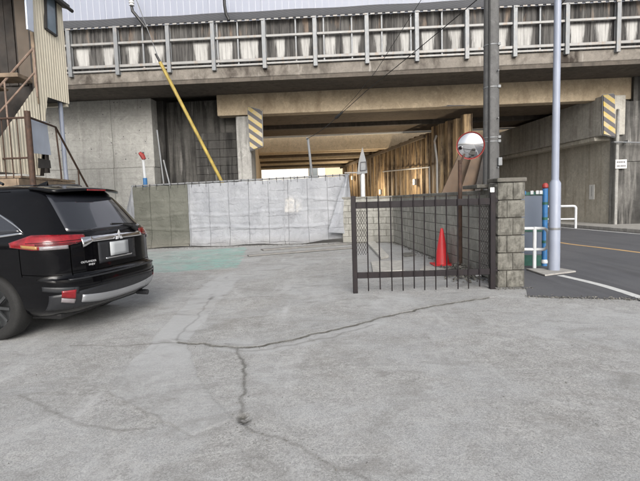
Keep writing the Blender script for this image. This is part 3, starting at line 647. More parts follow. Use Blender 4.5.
# ================================================================ inside the opening
pw = thing('sheet_pile_wall', 'wall of rusty brown steel sheet piles running back under the viaduct', 'sheet pile wall')
A0, A1 = ay(472, 190, 18.9), ay(345, 190, 40.0); A0.z = A1.z = 0; dv = A1 - A0; Ln = dv.length; dv.normalize(); nv = Vector((-dv.y, dv.x, 0))
if nv.x > 0: nv = -nv
npile = 30; pwid = Ln / npile
prof = [(0, 0), (.10, 0), (.30, .30), (.70, .30), (.90, 0), (1.0, 0)]
for k in range(npile):
    s0 = k * pwid; hgt = (4.75 if k < 5 else 4.62 - .01 * k) + random.uniform(-.04, .04)
    bt = [A0 + dv * (s0 + u * pwid * .992) + nv * (v * (1 if k % 2 == 0 else 1) * .75) for u, v in prof]; th = -nv * .02
    ring = bt + [p + th for p in reversed(bt)]
    MB().prism([(p.x, p.y, -.1) for p in ring], (0, 0, hgt + .1)).build('sheet_pile', 'pile', pw)
MB().beam(A0 + Vector((0, 0, 4.4)) + nv * .34 + dv * 3.9, A1 + Vector((0, 0, 4.2)) + nv * .34, .12, .16).build('wale_beam', 'brown', pw)
def pile_pt(px, py, off=.28):
    d = ray(px, py); n = nv; return CO + d * ((A0 + nv * off - CO).dot(n) / d.dot(n))
a = pile_pt(434.5, 141, .4); b_ = pile_pt(437, 160, .4)
tag(MB().tube([a + Vector((.12, .1, .25)), a, b_, Vector((b_.x, b_.y, .1))], .05, 10).build('drain_pipe', 'galv2', smooth=True), 'pale drain pipe hanging down in front of the rusty sheet piles, curved at its top', 'pipe')
a = pile_pt(383, 171.5, .42); b_ = pile_pt(429.5, 167, .42)
tag(MB().tube([a, b_, Vector((b_.x, b_.y, .1))], .04, 8).build('cable_conduit', 'galv2', smooth=True), 'thin brown conduit running level along the sheet piles then turning down', 'pipe')
# work lamps on the piles
for i, ((px, py), lab) in enumerate((((380, 192), 'small lit work lamp low on the sheet piles near the folded sign'), ((414, 182), 'small lit work lamp on the sheet piles under the level conduit'), ((352, 178), 'small lit work lamp at the far end of the sheet piles'))):
    c = pile_pt(px, py, .42); t = thing('work_lamp', lab, 'lamp', c, math.atan2(-nv.x, nv.y) + math.pi, 'work lamps under the viaduct')
    MB().box((-.10, -.02, -.16), (.10, .10, .16)).build('lamp_housing', 'galv', t, bevel=.015); MB().box((-.075, -.035, -.13), (.075, -.021, .13)).build('lens', 'lens', t)
    L = bpy.data.lights.new('bulb', 'POINT'); L.energy = 130; L.color = (1, .86, .66); L.shadow_soft_size = .15; lo = bpy.data.objects.new('bulb', L); COL.objects.link(lo); lo.parent = t; lo.location = (0, -.75, .1)
# leaning planks
for i, (p, q, w, mt, lab) in enumerate((((470, 146), (444, 205), .42, 'plank', 'wide brown plank leaning under the round mirror, leftmost of the leaning planks'), ((483, 140), (462, 205), .34, 'plank', 'brown plank leaning between the mirror post and the utility pole'), ((486, 152), (474, 205), .16, 'doorw', 'dark narrow bar leaning close against the utility pole'))):
    a = ay(*p, 13.6 - .3 * i); b_ = ay(*q, 13.0 - .3 * i); d = (b_ - a).normalized(); b_ = b_ + d * (b_.z / -d.z if d.z < 0 else 0)
    tag(MB().beam(a, b_, w, .07, (0, 1, 0)).build('leaning_plank', mt, bevel=.008), lab, 'plank', 'planks leaning behind the block wall')
# folded road sign behind the gate
c = ay(363, 197, 19.5); t = thing('folded_sign', 'grey pointed road sign seen edge on, on a white post behind the gate', 'sign', (c.x, c.y, 0))
zt, zm = ay(364, 147, 19.5).z, ay(364, 172, 19.5).z
MB().tube([(0, 0, 0), (0, 0, zm + .2)], .10, 12).build('post', 'white', t, smooth=True)
MB().prism([(-.24, -.12, zm - .1), (.20, -.10, zm - .05), (.16, -.12, zm + .42), (.01, -.13, zt), (-.16, -.12, zm + .45)], (0, .04, 0)).build('sign_plate', 'bpanel' if 0 else 'galv', t, bevel=.006)
f = MB(); 
for a, b_ in zip([(-.10, -.14, zm + .05), (.16, -.14, zm + .08), (.14, -.14, zm + .42), (-.08, -.14, zm + .4)], [(.16, -.14, zm + .08), (.14, -.14, zm + .42), (-.08, -.14, zm + .4), (-.10, -.14, zm + .05)]): f.beam(a, b_, .035, .03, (0, 1, 0))
f.build('frame', 'ink', t); MB().beam((-.1, 0, zm - .02), (-.75, .1, zm - .0), .05, .05).build('cross_bar', 'galv2', t)
# far street beyond the tunnel
fb = thing('far_building', 'bright cream building with a row of windows seen through the tunnel', 'building', (-8.5, 62, 0))
MB().box((-14, 0, 0), (7.2, 8, 9)).build('wall', 'farw', fb); MB().box((-14.3, -.5, 9), (7.5, 8.3, 9.3)).build('roof', 'farroof', fb)
for k in range(9):
    wdw = MB().box((-10 + k * 1.8, -.06, 2.35), (-8.75 + k * 1.8, -.02, 3.05)).build('window', 'farroof', fb)
fb2 = thing('far_building', 'tan building with white corner column beyond the tunnel exit', 'building', (1.6, 64, 0))
MB().box((-1.4, 0, 0), (12, 9, 8)).build('wall', 'farw2', fb2); MB().box((-1.6, -.6, 0), (-.6, -.02, 8)).build('column', 'farw', fb2)
for k in range(4): MB().box((.4 + k * 2.4, -.06, 2.2), (1.8 + k * 2.4, -.02, 3.6)).build('window', 'farroof', fb2)
MB().box((-1.9, -.4, 8), (12.3, 9.3, 8.3)).build('roof', 'farroof', fb2)

# ================================================================ sheet fence
fn = thing('sheet_fence', 'low site fence of white mesh sheets with one olive sheet at its end', 'fence', (0, 0, 0))
def fpt(px, py, Y=15.0): return ay(px, py, Y)
ztop = lambda x: 2.04 + (x + 6.06) * .0225
xs0, xs1 = fpt(133, 187).x, fpt(348, 175).x
MB().tube([(xs0 - .05, 15.0, ztop(xs0) + .02), (xs1 + .05, 15.0, ztop(xs1) + .02)], .026, 8).build('top_rail', 'galv', fn, smooth=True)
MB().tube([(xs0 - .05, 15.06, .45), (xs1 + .05, 15.06, .45)], .024, 8).build('lower_rail', 'galv', fn, smooth=True)
for k in range(5):
    x = xs0 + (xs1 - xs0) * k / 4
    MB().tube([(x, 15.06, 0), (x, 15.06, ztop(x) + .06)], .024, 8).tube([(x, 15.08, 1.2), (x, 15.9, .02)], .02, 6).build('post', 'galv', fn, smooth=True)
def sheet(xa_, xb_, mat, seed, bulge=.05, lift=None, label=None):
    n, m_ = int((xb_ - xa_) / .035), 56; r = np.random.default_rng(seed); ph = r.random(8) * 6.3; P = []
    for i in range(m_ + 1):
        t = i / m_; row = []
        for j in range(n + 1):
            x = xa_ + (xb_ - xa_) * j / n; zt_ = ztop(x) - .01 - .018 * abs(math.sin((x - xa_) * math.pi / .46)); zb = .035 + .02 * math.sin(x * 3 + ph[0]) + (lift(x) if lift else 0)
            z = zt_ + (zb - zt_) * t; e = math.sin(t * math.pi)
            y = 15.0 - .035 - bulge * (.25 + .75 * t) * (.5 + .5 * math.sin(x * 2.3 + ph[1] + t * 1.2)) * .8
            y += .016 * math.sin(x * 13 + ph[2] + 2 * math.sin(t * 5 + ph[3])) * (1 - .5 * t) + .012 * math.sin(x * 6.8 + t * 9 + ph[4])
            for zc, am in ((1.50, .02), (1.08, .03), (.62, .05)):        # slack rolls between the tie lines
                zz = z - zc - .05 * math.sin(x * 1.7 + zc * 5 + ph[5]); y -= am * math.exp(-(zz / .035) ** 2) * .8 - am * .35 * math.exp(-((zz - .07) / .05) ** 2)
            y -= .18 * max(0, t - .86) / .14 * (.4 + .6 * math.sin(x * 4 + ph[6]) ** 2) * .6
            row.append((x, y, z))
        P.append(row)
    o = MB().grid(P).build('sheet', mat, fn, smooth=True, angle=180, fix=False)
    if label: o['label'] = label
    return o
xo = fpt(188, 200).x; xm = fpt(284, 200).x; xn = fpt(345, 200).x
sheet(xs0, xo - .01, 'tarp_olive', 1, .06, label='olive grey sheet at the car end of the fence')
sheet(xo + .01, xm - .008, 'tarp_white', 2, .08)
sheet(xm + .008, xn, 'tarp_thin', 3, .10, lambda x: .16 * max(0, (x - xm) / (xn - xm) - .25))
def flap(pp, mat, depth):
    a, b_, c, d = pp; P = []
    for i in range(21):
        t = i / 20; row = []
        for j in range(13):
            s = j / 12; p = a.lerp(b_, s).lerp(d.lerp(c, s), t); row.append((p.x, p.y - depth * math.sin(s * math.pi) + .02 * math.sin(s * 9 + t * 4), p.z))
        P.append(row)
    MB().grid(P).build('end_flap', mat, fn, smooth=True, angle=180, fix=False)
ti = MB(); x = xs0 + .1
while x < xs1 - .05:
    ti.lathe([(.036, -.012), (.040, 0), (.036, .012)], 8, 'x', (x, 15.0, ztop(x) + .018)).beam((x, 14.955, ztop(x) + .03), (x + random.uniform(-.02, .02), 14.945, ztop(x) - .10 - random.random() * .05), .012, .008); x += .23
tag(ti.build('rope_tie', 'cable', fn, fix=False), kind='stuff')
for px in (188, 284): MB().beam((fpt(px, 200).x, 14.90, .1), (fpt(px, 200).x, 14.93, ztop(0) - .1), .035, .012, (0, 1, 0)).build('sheet_hem', 'tarp_olive' if px == 188 else 'tarp_white', fn)
flap([fpt(345.5, 174.5, 14.85), fpt(348.5, 174.5, 14.9), fpt(354, 234, 14.95), fpt(328, 232, 14.5)], 'tarp_white', .12)
flap([fpt(132, 186, 15), fpt(133.5, 186, 15), fpt(136, 249, 14.95), fpt(121, 232, 15.4)], 'tarp_white', .05)
# poles and rods standing behind the fence
b0 = ay(146, 190, 16.6); t = thing('marker_rod', 'white rod with red bent head and blue foot behind the olive sheet', 'marker rod', (b0.x, 16.6, 0))
z1, z2 = ay(146, 178, 16.6).z, ay(145, 156, 16.6).z
MB().tube([(0, 0, 0), (-.01, 0, z1)], .075, 10).build('foot_sleeve', 'blue', t, smooth=True); MB().tube([(-.01, 0, z1), (-.04, 0, z2)], .05, 10).build('rod', 'white', t, smooth=True)
MB().tube([(.01, -.01, z2 - .12), (-.05, -.01, z2 + .02), (-.14, -.02, z2 + .12)], [.07, .085, .06], 10).build('head', 'redp', t, smooth=True)
for lab, (p, q) in (('thin bare steel rod behind the fence, taller of two', ((164.5, 190), (157, 130))), ('thin bare steel rod behind the fence, shorter of two', ((171, 190), (163.5, 160)))):
    a, b_ = ay(*p, 17.2), ay(*q, 17.4); d = (a - b_).normalized(); a = b_ + d * (b_.z / -d.z)
    tag(MB().tube([a, b_], .03, 8).build('steel_rod', 'galv', smooth=True), lab, 'rod', 'bare rods behind the fence')
a, b_ = ay(312.5, 180, 16.2), ay(308, 139, 16.2)
tag(MB().tube([(a.x + .12, 16.2, 0), a, b_, b_ + Vector((-.05, .02, .03))], .045, 8).build('thin_post', 'galv', smooth=True), 'thin leaning grey post behind the white sheets where two cables end', 'post')
# guy wire and yellow guard
g1, g2, g3 = ay(222, 182, 15.7), ay(160, 62, 15.2), ay(138, 4, 14.9); d = (g2 - g1).normalized(); foot = g1 + d * (g1.z / -d.z) * 1
t = thing('guy_wire', 'slanting guy wire with long yellow guard tube rising from behind the white fence', 'guy wire')
MB().tube([g1 - d * 1.4, g2], .055, 10).build('guard_tube', 'yellow', t, smooth=True); MB().tube([foot, g2, g2.lerp(g3, 1.0), g3 + (g3 - g2) * .4], .014, 6).build('wire', 'galv', t, smooth=True)
MB().tube([g2 - d * .05, g2 + d * .28], .04, 8).build('end_cap', 'blackp', t, smooth=True)
# cables
def sag(a, b_, s, n=14): return [a.lerp(b_, k / n) - Vector((0, 0, s * 4 * (k / n) * (1 - k / n))) for k in range(n + 1)]
J = ay(337, 117, 15.4); E_ = ay(306.5, 139, 16.15); mid = ay(366, 91, 14.8)
c1 = ay(468, 6, 9.3); c2 = ay(425, 0, 12.5)
t = thing('overhead_cable', 'black overhead cable running from the utility pole down to the thin leaning post', 'cable', (0, 0, 0), 0, 'overhead cables')
MB().tube(sag(ay(486, -8, 9.2), mid, .02) + sag(mid, J, .01)[1:] + sag(J, E_, .06)[1:], .011, 6).build('cable', 'cable', t, smooth=True); MB().tube([J + (J - E_) * -.06, J, J + (mid - J) * .22], [.03, .06, .02], 8).build('joint_box', 'cable', t, smooth=True)
t = thing('overhead_cable', 'thin upper cable joining the utility pole cable at the black joint', 'cable', (0, 0, 0), 0, 'overhead cables')
MB().tube(sag(ay(426, -8, 12.6), ay(376, 71, 14.2), .0) + [ay(355, 97, 14.9), J + Vector((0, .02, .03))], .008, 6).build('cable', 'cable', t, smooth=True)

# ================================================================ block wall and gate pillar
def rough_block(name, sx, sy, sz, mat, parent, loc, amp, n=7, rz=0):
    P = MB(); r = np.random.default_rng(random.randrange(1 << 30)); f = []
    for axis, sgn in ((1, -1), (0, -1), (0, 1), (1, 1)):
        rows = []
        for i in range(n):
            row = []
            for j in range(n):
                u, v = j / (n - 1) - .5, i / (n - 1) - .5; ed = min(1, 6 * min(.5 - abs(u), .5 - abs(v)) + .0); bl_ = amp * ed * (.45 + r.random() * .9)
                if axis == 1: row.append((u * sx, sgn * (sy / 2 + bl_), v * sz))
                else: row.append((sgn * (sx / 2 + bl_), u * sy, v * sz))
            rows.append(row)
        P.grid(rows)
    P.add([(-sx / 2, -sy / 2, sz / 2), (sx / 2, -sy / 2, sz / 2), (sx / 2, sy / 2, sz / 2), (-sx / 2, sy / 2, sz / 2)], [(0, 1, 2, 3)])
    o = P.build(name, mat, parent, loc=loc, fix=True); o.rotation_euler = (0, 0, rz); return o
gp_ = thing('gate_pillar', 'square pillar of weathered split stone blocks beside the open gate', 'pillar', (2.875, 7.01, 0))
MB().box((-.165, -.165, 0), (.165, .165, 1.55)).build('core', 'cap', gp_)
ch = 1.59 / 6
for r_ in range(6):
    zc = ch * r_ + ch / 2; split = -.02 + (.045 if r_ % 2 else -.045)
    for s0, s1 in ((-.2, split - .005), (split + .005, .2)):
        rough_block('block', s1 - s0, .40, ch - .018, 'pillar', gp_, ((s0 + s1) / 2, 0, zc), .016)
MB().box((-.22, -.22, 1.591), (.225, .22, 1.655)).build('cap_stone', 'cap', gp_, bevel=.015)
MB().box((-.24, -.2, 1.30), (-.205, -.12, 1.36)).box((-.24, -.2, .26), (-.205, -.12, .32)).build('hinge', 'gate', gp_, bevel=.004)
bwl = thing('block_wall', 'pale concrete block wall turning a corner behind the gate', 'wall', (0, 0, 0))
WB = Vector((2.42, 14.45, 0)); WA = Vector((2.90, 7.23, 0)); WC = Vector((.75, 14.75, 0))
wm = {}
def wall_run(a, b_, courses=7, hgt=.2, bw=.4, thick=.15):
    d = b_ - a; L = d.length; d.normalize(); rz = math.atan2(d.y, d.x)
    for i in range(courses):
        x = -(bw / 2 if i % 2 else 0)
        while x < L:
            x0, x1 = max(x, 0), min(x + bw, L)
            if x1 - x0 > .03:
                w = round(x1 - x0 - .012, 3); c = a + d * ((x0 + x1) / 2); zc = .02 + hgt * (i + .5)
                if w not in wm:
                    o = MB().box((-w / 2, -thick / 2, -hgt / 2 + .005), (w / 2, thick / 2, hgt / 2 - .005)).build('wall_block', 'block', bwl, bevel=.006, seg=1); wm[w] = o
                else: o = copy(wm[w], bwl)
                n_ = Vector((-d.y, d.x, 0)); o.location = (c.x + n_.x * random.uniform(-.005, .005), c.y + n_.y * random.uniform(-.005, .005), zc); o.rotation_euler = (0, 0, rz)
            x += bw
    n_ = Vector((-d.y, d.x, 0)) * (thick / 2 - .012); z1 = .02 + courses * hgt
    MB().prism([tuple(a + n_ + Vector((0, 0, -.05))), tuple(b_ + n_ + Vector((0, 0, -.05))), tuple(b_ - n_ + Vector((0, 0, -.05))), tuple(a - n_ + Vector((0, 0, -.05)))], (0, 0, z1 + .04)).build('mortar_core', 'cap', bwl)
    m_ = Vector((-d.y, d.x, 0)) * (thick / 2 + .02)
    MB().prism([tuple(a + m_ + Vector((0, 0, z1))), tuple(b_ + m_ + Vector((0, 0, z1))), tuple(b_ - m_ + Vector((0, 0, z1))), tuple(a - m_ + Vector((0, 0, z1)))], (0, 0, .07)).build('coping', 'coping', bwl, bevel=.012)
wall_run(WA, WB); wall_run(WC, WB + Vector((.06, .04, 0)))
# dark cap slab on the wall head next to the pillar
tag(MB().box((2.50, 7.215, 1.52), (3.05, 7.95, 1.58)).build('cap_slab', 'cap', bwl, bevel=.012))

# ================================================================ gate
gt = thing('yard_gate', 'open dark brown steel gate with thin vertical bars', 'gate', (0, 6.75, 0)); gt.scale = (.978, 1, .985)
MB().box((.485, -.036, .0), (.557, .036, 1.475)).build('post', 'gate', gt, bevel=.006); MB().box((2.584, -.04, .0), (2.662, .04, 1.52)).build('post', 'gate', gt, bevel=.006)
MB().box((.558, -.022, 1.285), (2.583, .022, 1.385)).build('rail', 'gate', gt, bevel=.006); MB().box((.558, -.022, .225), (2.583, .022, .315)).build('rail', 'gate', gt, bevel=.006)
br = None
for i, x in enumerate((.72, .90, 1.08, 1.25, 1.42, 1.58, 1.75, 1.92, 2.09, 2.25, 2.42)):
    lo = .02 + (.03 if i % 3 == 1 else 0)
    if br is None: br = MB().tube([(0, 0, .03), (0, 0, 1.455)], .0095, 8).build('bar', 'gate', gt, smooth=True, loc=(x, -.033, 0))
    else: o = copy(br, gt, (x, -.033, lo - .03)); o.rotation_euler = (random.uniform(-.004, .004), random.uniform(-.006, .006), 0)
def mesh_panel(x0, x1, z0, z1, y):
    m_ = MB(); s = .038; h = .075
    nx, nz = int(round((x1 - x0) / s)), int((z1 - z0) / h)
    for i in range(nz):
        for j in range(nx):
            xa_, xb_ = x0 + j * (x1 - x0) / nx, x0 + (j + 1) * (x1 - x0) / nx; xm_ = (xa_ + xb_) / 2; za, zb = z0 + i * h, z0 + (i + 1) * h
            for p, q in (((xa_, za + h / 2), (xm_, zb)), ((xm_, zb), (xb_, za + h / 2)), ((xa_, za + h / 2), (xm_, za)), ((xm_, za), (xb_, za + h / 2))): m_.beam((p[0], y, p[1]), (q[0], y, q[1]), .005, .006, (0, 1, 0))
    return tag(m_.build('wire_mesh', 'gate', gt, fix=False), kind='stuff')
mesh_panel(.56, .715, .58, 1.30, .028); mesh_panel(2.43, 2.58, .32, 1.30, .028)
MB().box((2.66, -.02, 1.32), (2.70, .02, 1.36)).box((2.66, -.02, .27), (2.70, .02, .31)).build('hinge', 'gate', gt)
tag(MB().box((2.575, -.05, 1.47), (2.635, -.036, 1.54)).build('tag_plate', 'sign', gt))

# ================================================================ things in the gate corner
c = gp(444, 266); cn = thing('traffic_cone', 'red traffic cone on square base behind the gate bars', 'traffic cone', (c.x, c.y + .15, 0))
MB().lathe([(.155, .03), (.15, .05), (.03, .74), (.022, .76), (0, .765)], 28).build('cone', 'red', cn, smooth=True, angle=50)
MB().box((-.21, -.21, .006), (.21, .21, .035)).build('base', 'red', cn, bevel=.03, seg=3)
mp_ = Vector((2.60, 8.4, 0)); mr = thing('traffic_mirror', 'round red rimmed traffic mirror on rusty brown post above the block wall', 'mirror', mp_)
MB().tube([(0, 0, 0), (0, 0, 2.06)], .036, 12).build('post', 'rust', mr, smooth=True)
MB().tube([(0, -.03, 2.0), (.10, -.02, 2.22), (.26, .02, 2.30)], .018, 8).build('bracket', 'rust', mr, smooth=True)
mc = ay(470.5, 145.5, 8.35) - mp_; rimr = .235
hd = bpy.data.objects.new('mirror_head', None); 
prof_ = [(rimr * math.sin(a) / math.sin(.62), -(math.cos(a) - math.cos(.62)) * rimr / math.sin(.62)) for a in np.linspace(.001, .62, 14)]
mo = MB().lathe(prof_, 40, 'y'); mh = mo.build('mirror_glass', 'chrome', mr, smooth=True, angle=180, loc=mc)
ma, nt_, b2 = nodes('mirror_acrylic'); b2.inputs['Metallic'].default_value = 1; b2.inputs['Roughness'].default_value = .02; b2.inputs['Base Color'].default_value = (.88, .88, .9, 1); mh.data.materials[0] = ma
rm = MB().lathe([(rimr, -.012), (rimr + .011, -.02), (rimr + .014, .0), (rimr + .010, .05), (rimr * .6, .09), (0, .10)], 40, 'y').build('rim', 'redp', mr, smooth=True, loc=mc)
for o in (mh, rm): o.rotation_euler = (R(7), 0, R(-17))
# rubble heap at the foot of the mirror post
rb = MB()
for k in range(420):
    u = random.gauss(0, .30); v = random.gauss(0, .38); x, y = 2.50 + u * .55, 8.1 + v * .9; hh = max(0, .20 * math.exp(-(u / .3) ** 2 - (v / .5) ** 2)); s = random.uniform(.015, .055)
    if x > 2.74: continue
    p = Vector((x, y, random.uniform(.2, 1) * hh + s * .3)); q = [p + Vector((random.uniform(-1, 1), random.uniform(-1, 1), random.uniform(-.7, .9))) * s for _ in range(6)]
    rb.add(q, [(0, 1, 2), (0, 2, 3), (0, 3, 4), (0, 4, 1), (5, 2, 1), (5, 3, 2), (5, 4, 3), (5, 1, 4)])
tag(rb.build('rubble', 'rubble', fix=False), 'heap of dark rubble and dead leaves against the block wall', 'rubble', None, 'stuff')
gr = MB()
def pebble(x, y, s, z=0.0):
    p = Vector((x, y, z + s * .3)); q = [p + Vector((random.uniform(-1, 1), random.uniform(-1, 1), random.uniform(-.5, .8))) * s for _ in range(5)]
    gr.add(q, [(0, 1, 2), (0, 2, 3), (0, 3, 1), (4, 2, 1), (4, 3, 2), (4, 1, 3)])
for k in range(520):
    t_ = random.random(); p = WA.lerp(WB, t_); pebble(p.x - .09 - abs(random.gauss(0, .07)), p.y, random.uniform(.006, .024))
for k in range(420): p = random.choice((0, 1)); pebble(random.uniform(-6.2, 1.0), 14.75 - abs(random.gauss(0, .12)), random.uniform(.006, .022))
for k in range(160): a_ = random.uniform(0, 6.28); pebble(2.875 + .24 * math.cos(a_) * 1.1, 7.0 - .26 - abs(random.gauss(0, .05)) if random.random() < .6 else 7 + .25 * math.sin(a_), random.uniform(.006, .022))
for pts_ in (CR_LAT, CR_V):
    for k in range(70): q_ = random.choice(pts_); pebble(q_[0] + random.gauss(0, .05), q_[1] + random.gauss(0, .04), random.uniform(.003, .009))
for k in range(260): pebble(random.uniform(-2.5, 3.2), random.uniform(1.8, 9), random.uniform(.003, .009))
for k in range(360):
    t_ = random.random(); x_ = 2.8 + 1.5 * t_; pebble(x_, 6.13 - .29 * (x_ - 2.82) + random.gauss(0, .05), random.uniform(.005, .02), .004)
tag(gr.build('gravel', 'rubble', fix=False), 'loose grit and small stones along the walls and cracks', 'gravel', None, 'stuff')
def slab_piece(pp, h, label, mat='slabl', z0=.004):
    q = [gp(*p) for p in pp]; tag(MB().prism([(p.x, p.y, z0) for p in q], (0, 0, h)).build('concrete_fragment', mat, bevel=.008), label, 'concrete slab', 'concrete pieces lying behind the gate')
slab_piece([(371, 263), (402, 262), (404, 272), (373, 274)], .035, 'square pale concrete cover lying flat behind the first gate bars')
slab_piece([(366, 243), (374, 242), (389, 258), (381, 260)], .06, 'narrow broken kerb strip lying behind the gate near its free post')
slab_piece([(402, 254), (414, 253), (416, 256), (404, 257)], .025, 'small dark flat scrap lying in front of the red cone', 'rubble')
slab_piece([(420, 272), (446, 276), (476, 274), (474, 270), (446, 271.5), (424, 268)], .05, 'low curved kerb piece in front of the red cone')
q = gp(474, 277); tag(MB().prism([(q.x - .12, q.y - .05, .01), (q.x + .10, q.y - .09, .01), (q.x + .12, q.y + .06, .11), (q.x - .05, q.y + .08, .09)], (0, 0, .012)).build('paper_scrap', 'sign'), 'crumpled white scrap at the foot of the rubble', 'litter')
# strips on the ground by the fence
for (a, b_), w, lab in ((((248, 256.5), (352, 248.5)), .16, 'nearer pale timber strip lying on the yard in front of the fence'), (((262, 250.5), (352, 244)), .30, 'wider pale timber strip lying on the yard close to the fence')):
    p, q = gp(*a), gp(*b_); tag(MB().beam((p.x, p.y, .024), (q.x, q.y, .024), w, .035).build('timber_strip', 'timberl', bevel=.008), lab, 'timber', 'timber strips by the fence')

# ================================================================ poles, board, railings at the roadside
up = thing('utility_pole', 'thick grey concrete utility pole rising behind the block pillar', 'utility pole', (3.47, 9.2, 0))
MB().tube([(0, 0, 0), (0, 0, 12)], [.165, .105], 24).build('shaft', 'polec', up, smooth=True)
for z in (ay(491, 138, 9.2).z, ay(491, 142, 9.2).z, ay(491, 88, 9.2).z, ay(491, 46, 9.2).z):
    r_ = .165 - .06 * z / 12; MB().lathe([(r_ + .001, z - .012), (r_ + .007, z - .01), (r_ + .007, z + .01), (r_ + .001, z + .012)], 24).box((r_ * .6, -r_ * .9, z - .02), (r_ * .6 + .05, -r_ * .6, z + .03)).build('band', 'galv', up, smooth=True)
MB().tube([(-.10, -.145, 0), (-.085, -.13, 4.5), (-.06, -.10, 12)], .018, 8).build('riser_cable', 'cable', up, smooth=True)
MB().box((.07, -.20, 1.98), (.15, -.12, 2.14)).build('terminal_box', 'galv', up, bevel=.01)
for z in (1.95, 2.9, 3.8): MB().tube([(.06, -.1, z), (.07, -.2, z)], .012, 6).build('step_bolt', 'galv', up, smooth=True)
lp = thing('lamp_pole', 'pale blue grey steel lamp pole with thicker base sleeve at the road edge', 'lamp pole', (4.17, 8.06, 0))
MB().tube([(0, 0, .03), (0, 0, 1.58), (0, 0, 1.64)], [.098, .094, .062], 24).build('base_sleeve', 'lamp_pole', lp, smooth=True)
MB().tube([(0, 0, 1.6), (0, 0, 7.5)], [.062, .05], 20).build('shaft', 'lamp_pole', lp, smooth=True)
MB().lathe([(.10, .76), (.101, .77), (.101, .79), (.10, .80)], 24).build('seam', 'galv', lp)
nb2 = thing('notice_board', 'grey blue notice board with bright blue side post and red knob on top', 'notice board', (0, 0, 0))
bL, bR = ay(515, 240, 8.9), ay(544.5, 240, 8.75); zz = lambda py: ay(530, py, 8.82).z
dB = (bR - bL); dB.z = 0; nB = Vector((dB.y, -dB.x, 0)).normalized()
def bquad(x0, x1, z0, z1, t, off, name, mat, **k):
    a = Vector((bL.x, bL.y, 0)) + dB * x0 + nB * off; b_ = Vector((bL.x, bL.y, 0)) + dB * x1 + nB * off
    return MB().beam((a.x, a.y, (z0 + z1) / 2), (b_.x, b_.y, (z0 + z1) / 2), t, z1 - z0).build(name, mat, nb2, bevel=.004, **k)
bquad(0, .97, zz(229), zz(195.5), .03, 0, 'panel', 'bpanel'); bquad(0, .97, zz(254), zz(232), .03, 0, 'panel', 'bpanel'); bquad(0, .97, zz(267), zz(255), .03, 0, 'panel', 'green')
bquad(0, .97, zz(195.3), zz(192), .06, 0, 'frame_bar', 'green'); bquad(0, .97, zz(231.8), zz(229.2), .05, 0, 'frame_bar', 'green')
for x in (.25, .5, .68, .8): bquad(x, x + .1, zz(194.5), zz(190.8), .05, .03, 'trim_piece', 'white' if x in (.5, .68, .8) else 'blue')
MB().tube([(bR.x, bR.y, 0), (bR.x, bR.y, zz(189))], .052, 14).build('side_post', 'blue', nb2, smooth=True)
MB().lathe([(.03, 0), (.055, .02), (.055, .07), (.035, .10), (0, .11)], 16, 'z', (bR.x, bR.y, zz(189))).build('knob', 'redp', nb2, smooth=True)
for z in (zz(205), zz(220), zz(243)): MB().tube([(bR.x, bR.y, z), (bR.x, bR.y, z + .05)], .055, 14).build('collar', 'green', nb2, smooth=True)
MB().lathe([(.06, 0), (.065, .03), (.05, .08), (0, .09)], 14, 'z', (bR.x, bR.y, .06)).build('foot', 'white', nb2, smooth=True)
def hoop(name, pts_, zs, r, label, posts_, grp):
    t = thing(name, label, 'railing', (0, 0, 0), 0, grp); a, b_ = pts_; zt, zb = zs; k = (b_ - a).normalized(); rr = .09
    arc = [a + Vector((0, 0, zt))]
    for i in range(7): an = i / 6 * math.pi / 2; arc.append(b_ - k * rr + k * rr * math.sin(an) + Vector((0, 0, zt - rr + rr * math.cos(an))))
    return t, arc
a, b_ = ay(500, 240, 8.55), ay(547.8, 240, 8.3); a.z = b_.z = 0
t, arc = hoop('pipe_railing', (a, b_), (.77, .39), .03, 'white pipe railing with rounded end in front of the notice board', 1, 'white pipe railings')
k = (b_ - a).normalized(); lo = [b_ - k * .09 + k * .09 * math.sin(i / 6 * math.pi / 2) + Vector((0, 0, .38 + .09 - .09 * math.cos(i / 6 * math.pi / 2))) for i in range(6, -1, -1)] + [a + Vector((0, 0, .38))]
MB().tube(arc + lo, .029, 12).build('hoop_rail', 'white', t, smooth=True); pp = b_ - k * .22
MB().tube([(pp.x, pp.y, 0), (pp.x, pp.y, .80)], .034, 12).build('post', 'white', t, smooth=True); pp = a + k * .05
MB().tube([(pp.x, pp.y, 0), (pp.x, pp.y, .80)], .034, 12).build('post', 'white', t, smooth=True)
a, b_ = gp(540, 226, .11), gp(575.5, 228, .11)
b_.z = a.z = .11; a = b_ + Vector((-2.0, .9, 0)) * .9; zt = ay(575, 209, b_.y).z; t, arc = hoop('pipe_railing', (a, b_), (zt, 0), .03, 'white pipe railing with rounded end across the road by the far wall', 1, 'white pipe railings')
MB().tube(arc + [Vector((b_.x, b_.y, .1))], .045, 12).build('hoop_rail', 'white', t, smooth=True)
zl_ = ay(575, 219, b_.y).z; MB().tube([Vector((a.x, a.y, zl_)), Vector((b_.x, b_.y, zl_))], .035, 10).build('lower_rail', 'white', t, smooth=True); MB().tube([Vector((a.x, a.y, .1)), Vector((a.x, a.y, zt))], .045, 10).build('post', 'white', t, smooth=True)

# ================================================================ left house with cream corrugated wall
HX = -6.6
hs = thing('corrugated_house', 'house with cream corrugated cladding and dark eave above the parked car', 'house', (0, 0, 0))
hp = lambda px, py: (ax(px, py, HX).y, ax(px, py, HX).z)
yF = hp(69, 104)[0]; ytop = 6.72; yN = 10.55
low = lambda y: np.interp(y, [yN, hp(44, 162)[0] - .01, hp(40, 130)[0], hp(47.5, 97)[0], yF], [hp(20, 166)[1], hp(44, 162)[1], 3.3, hp(47.5, 97)[1] + .02, hp(69, 104)[1]])
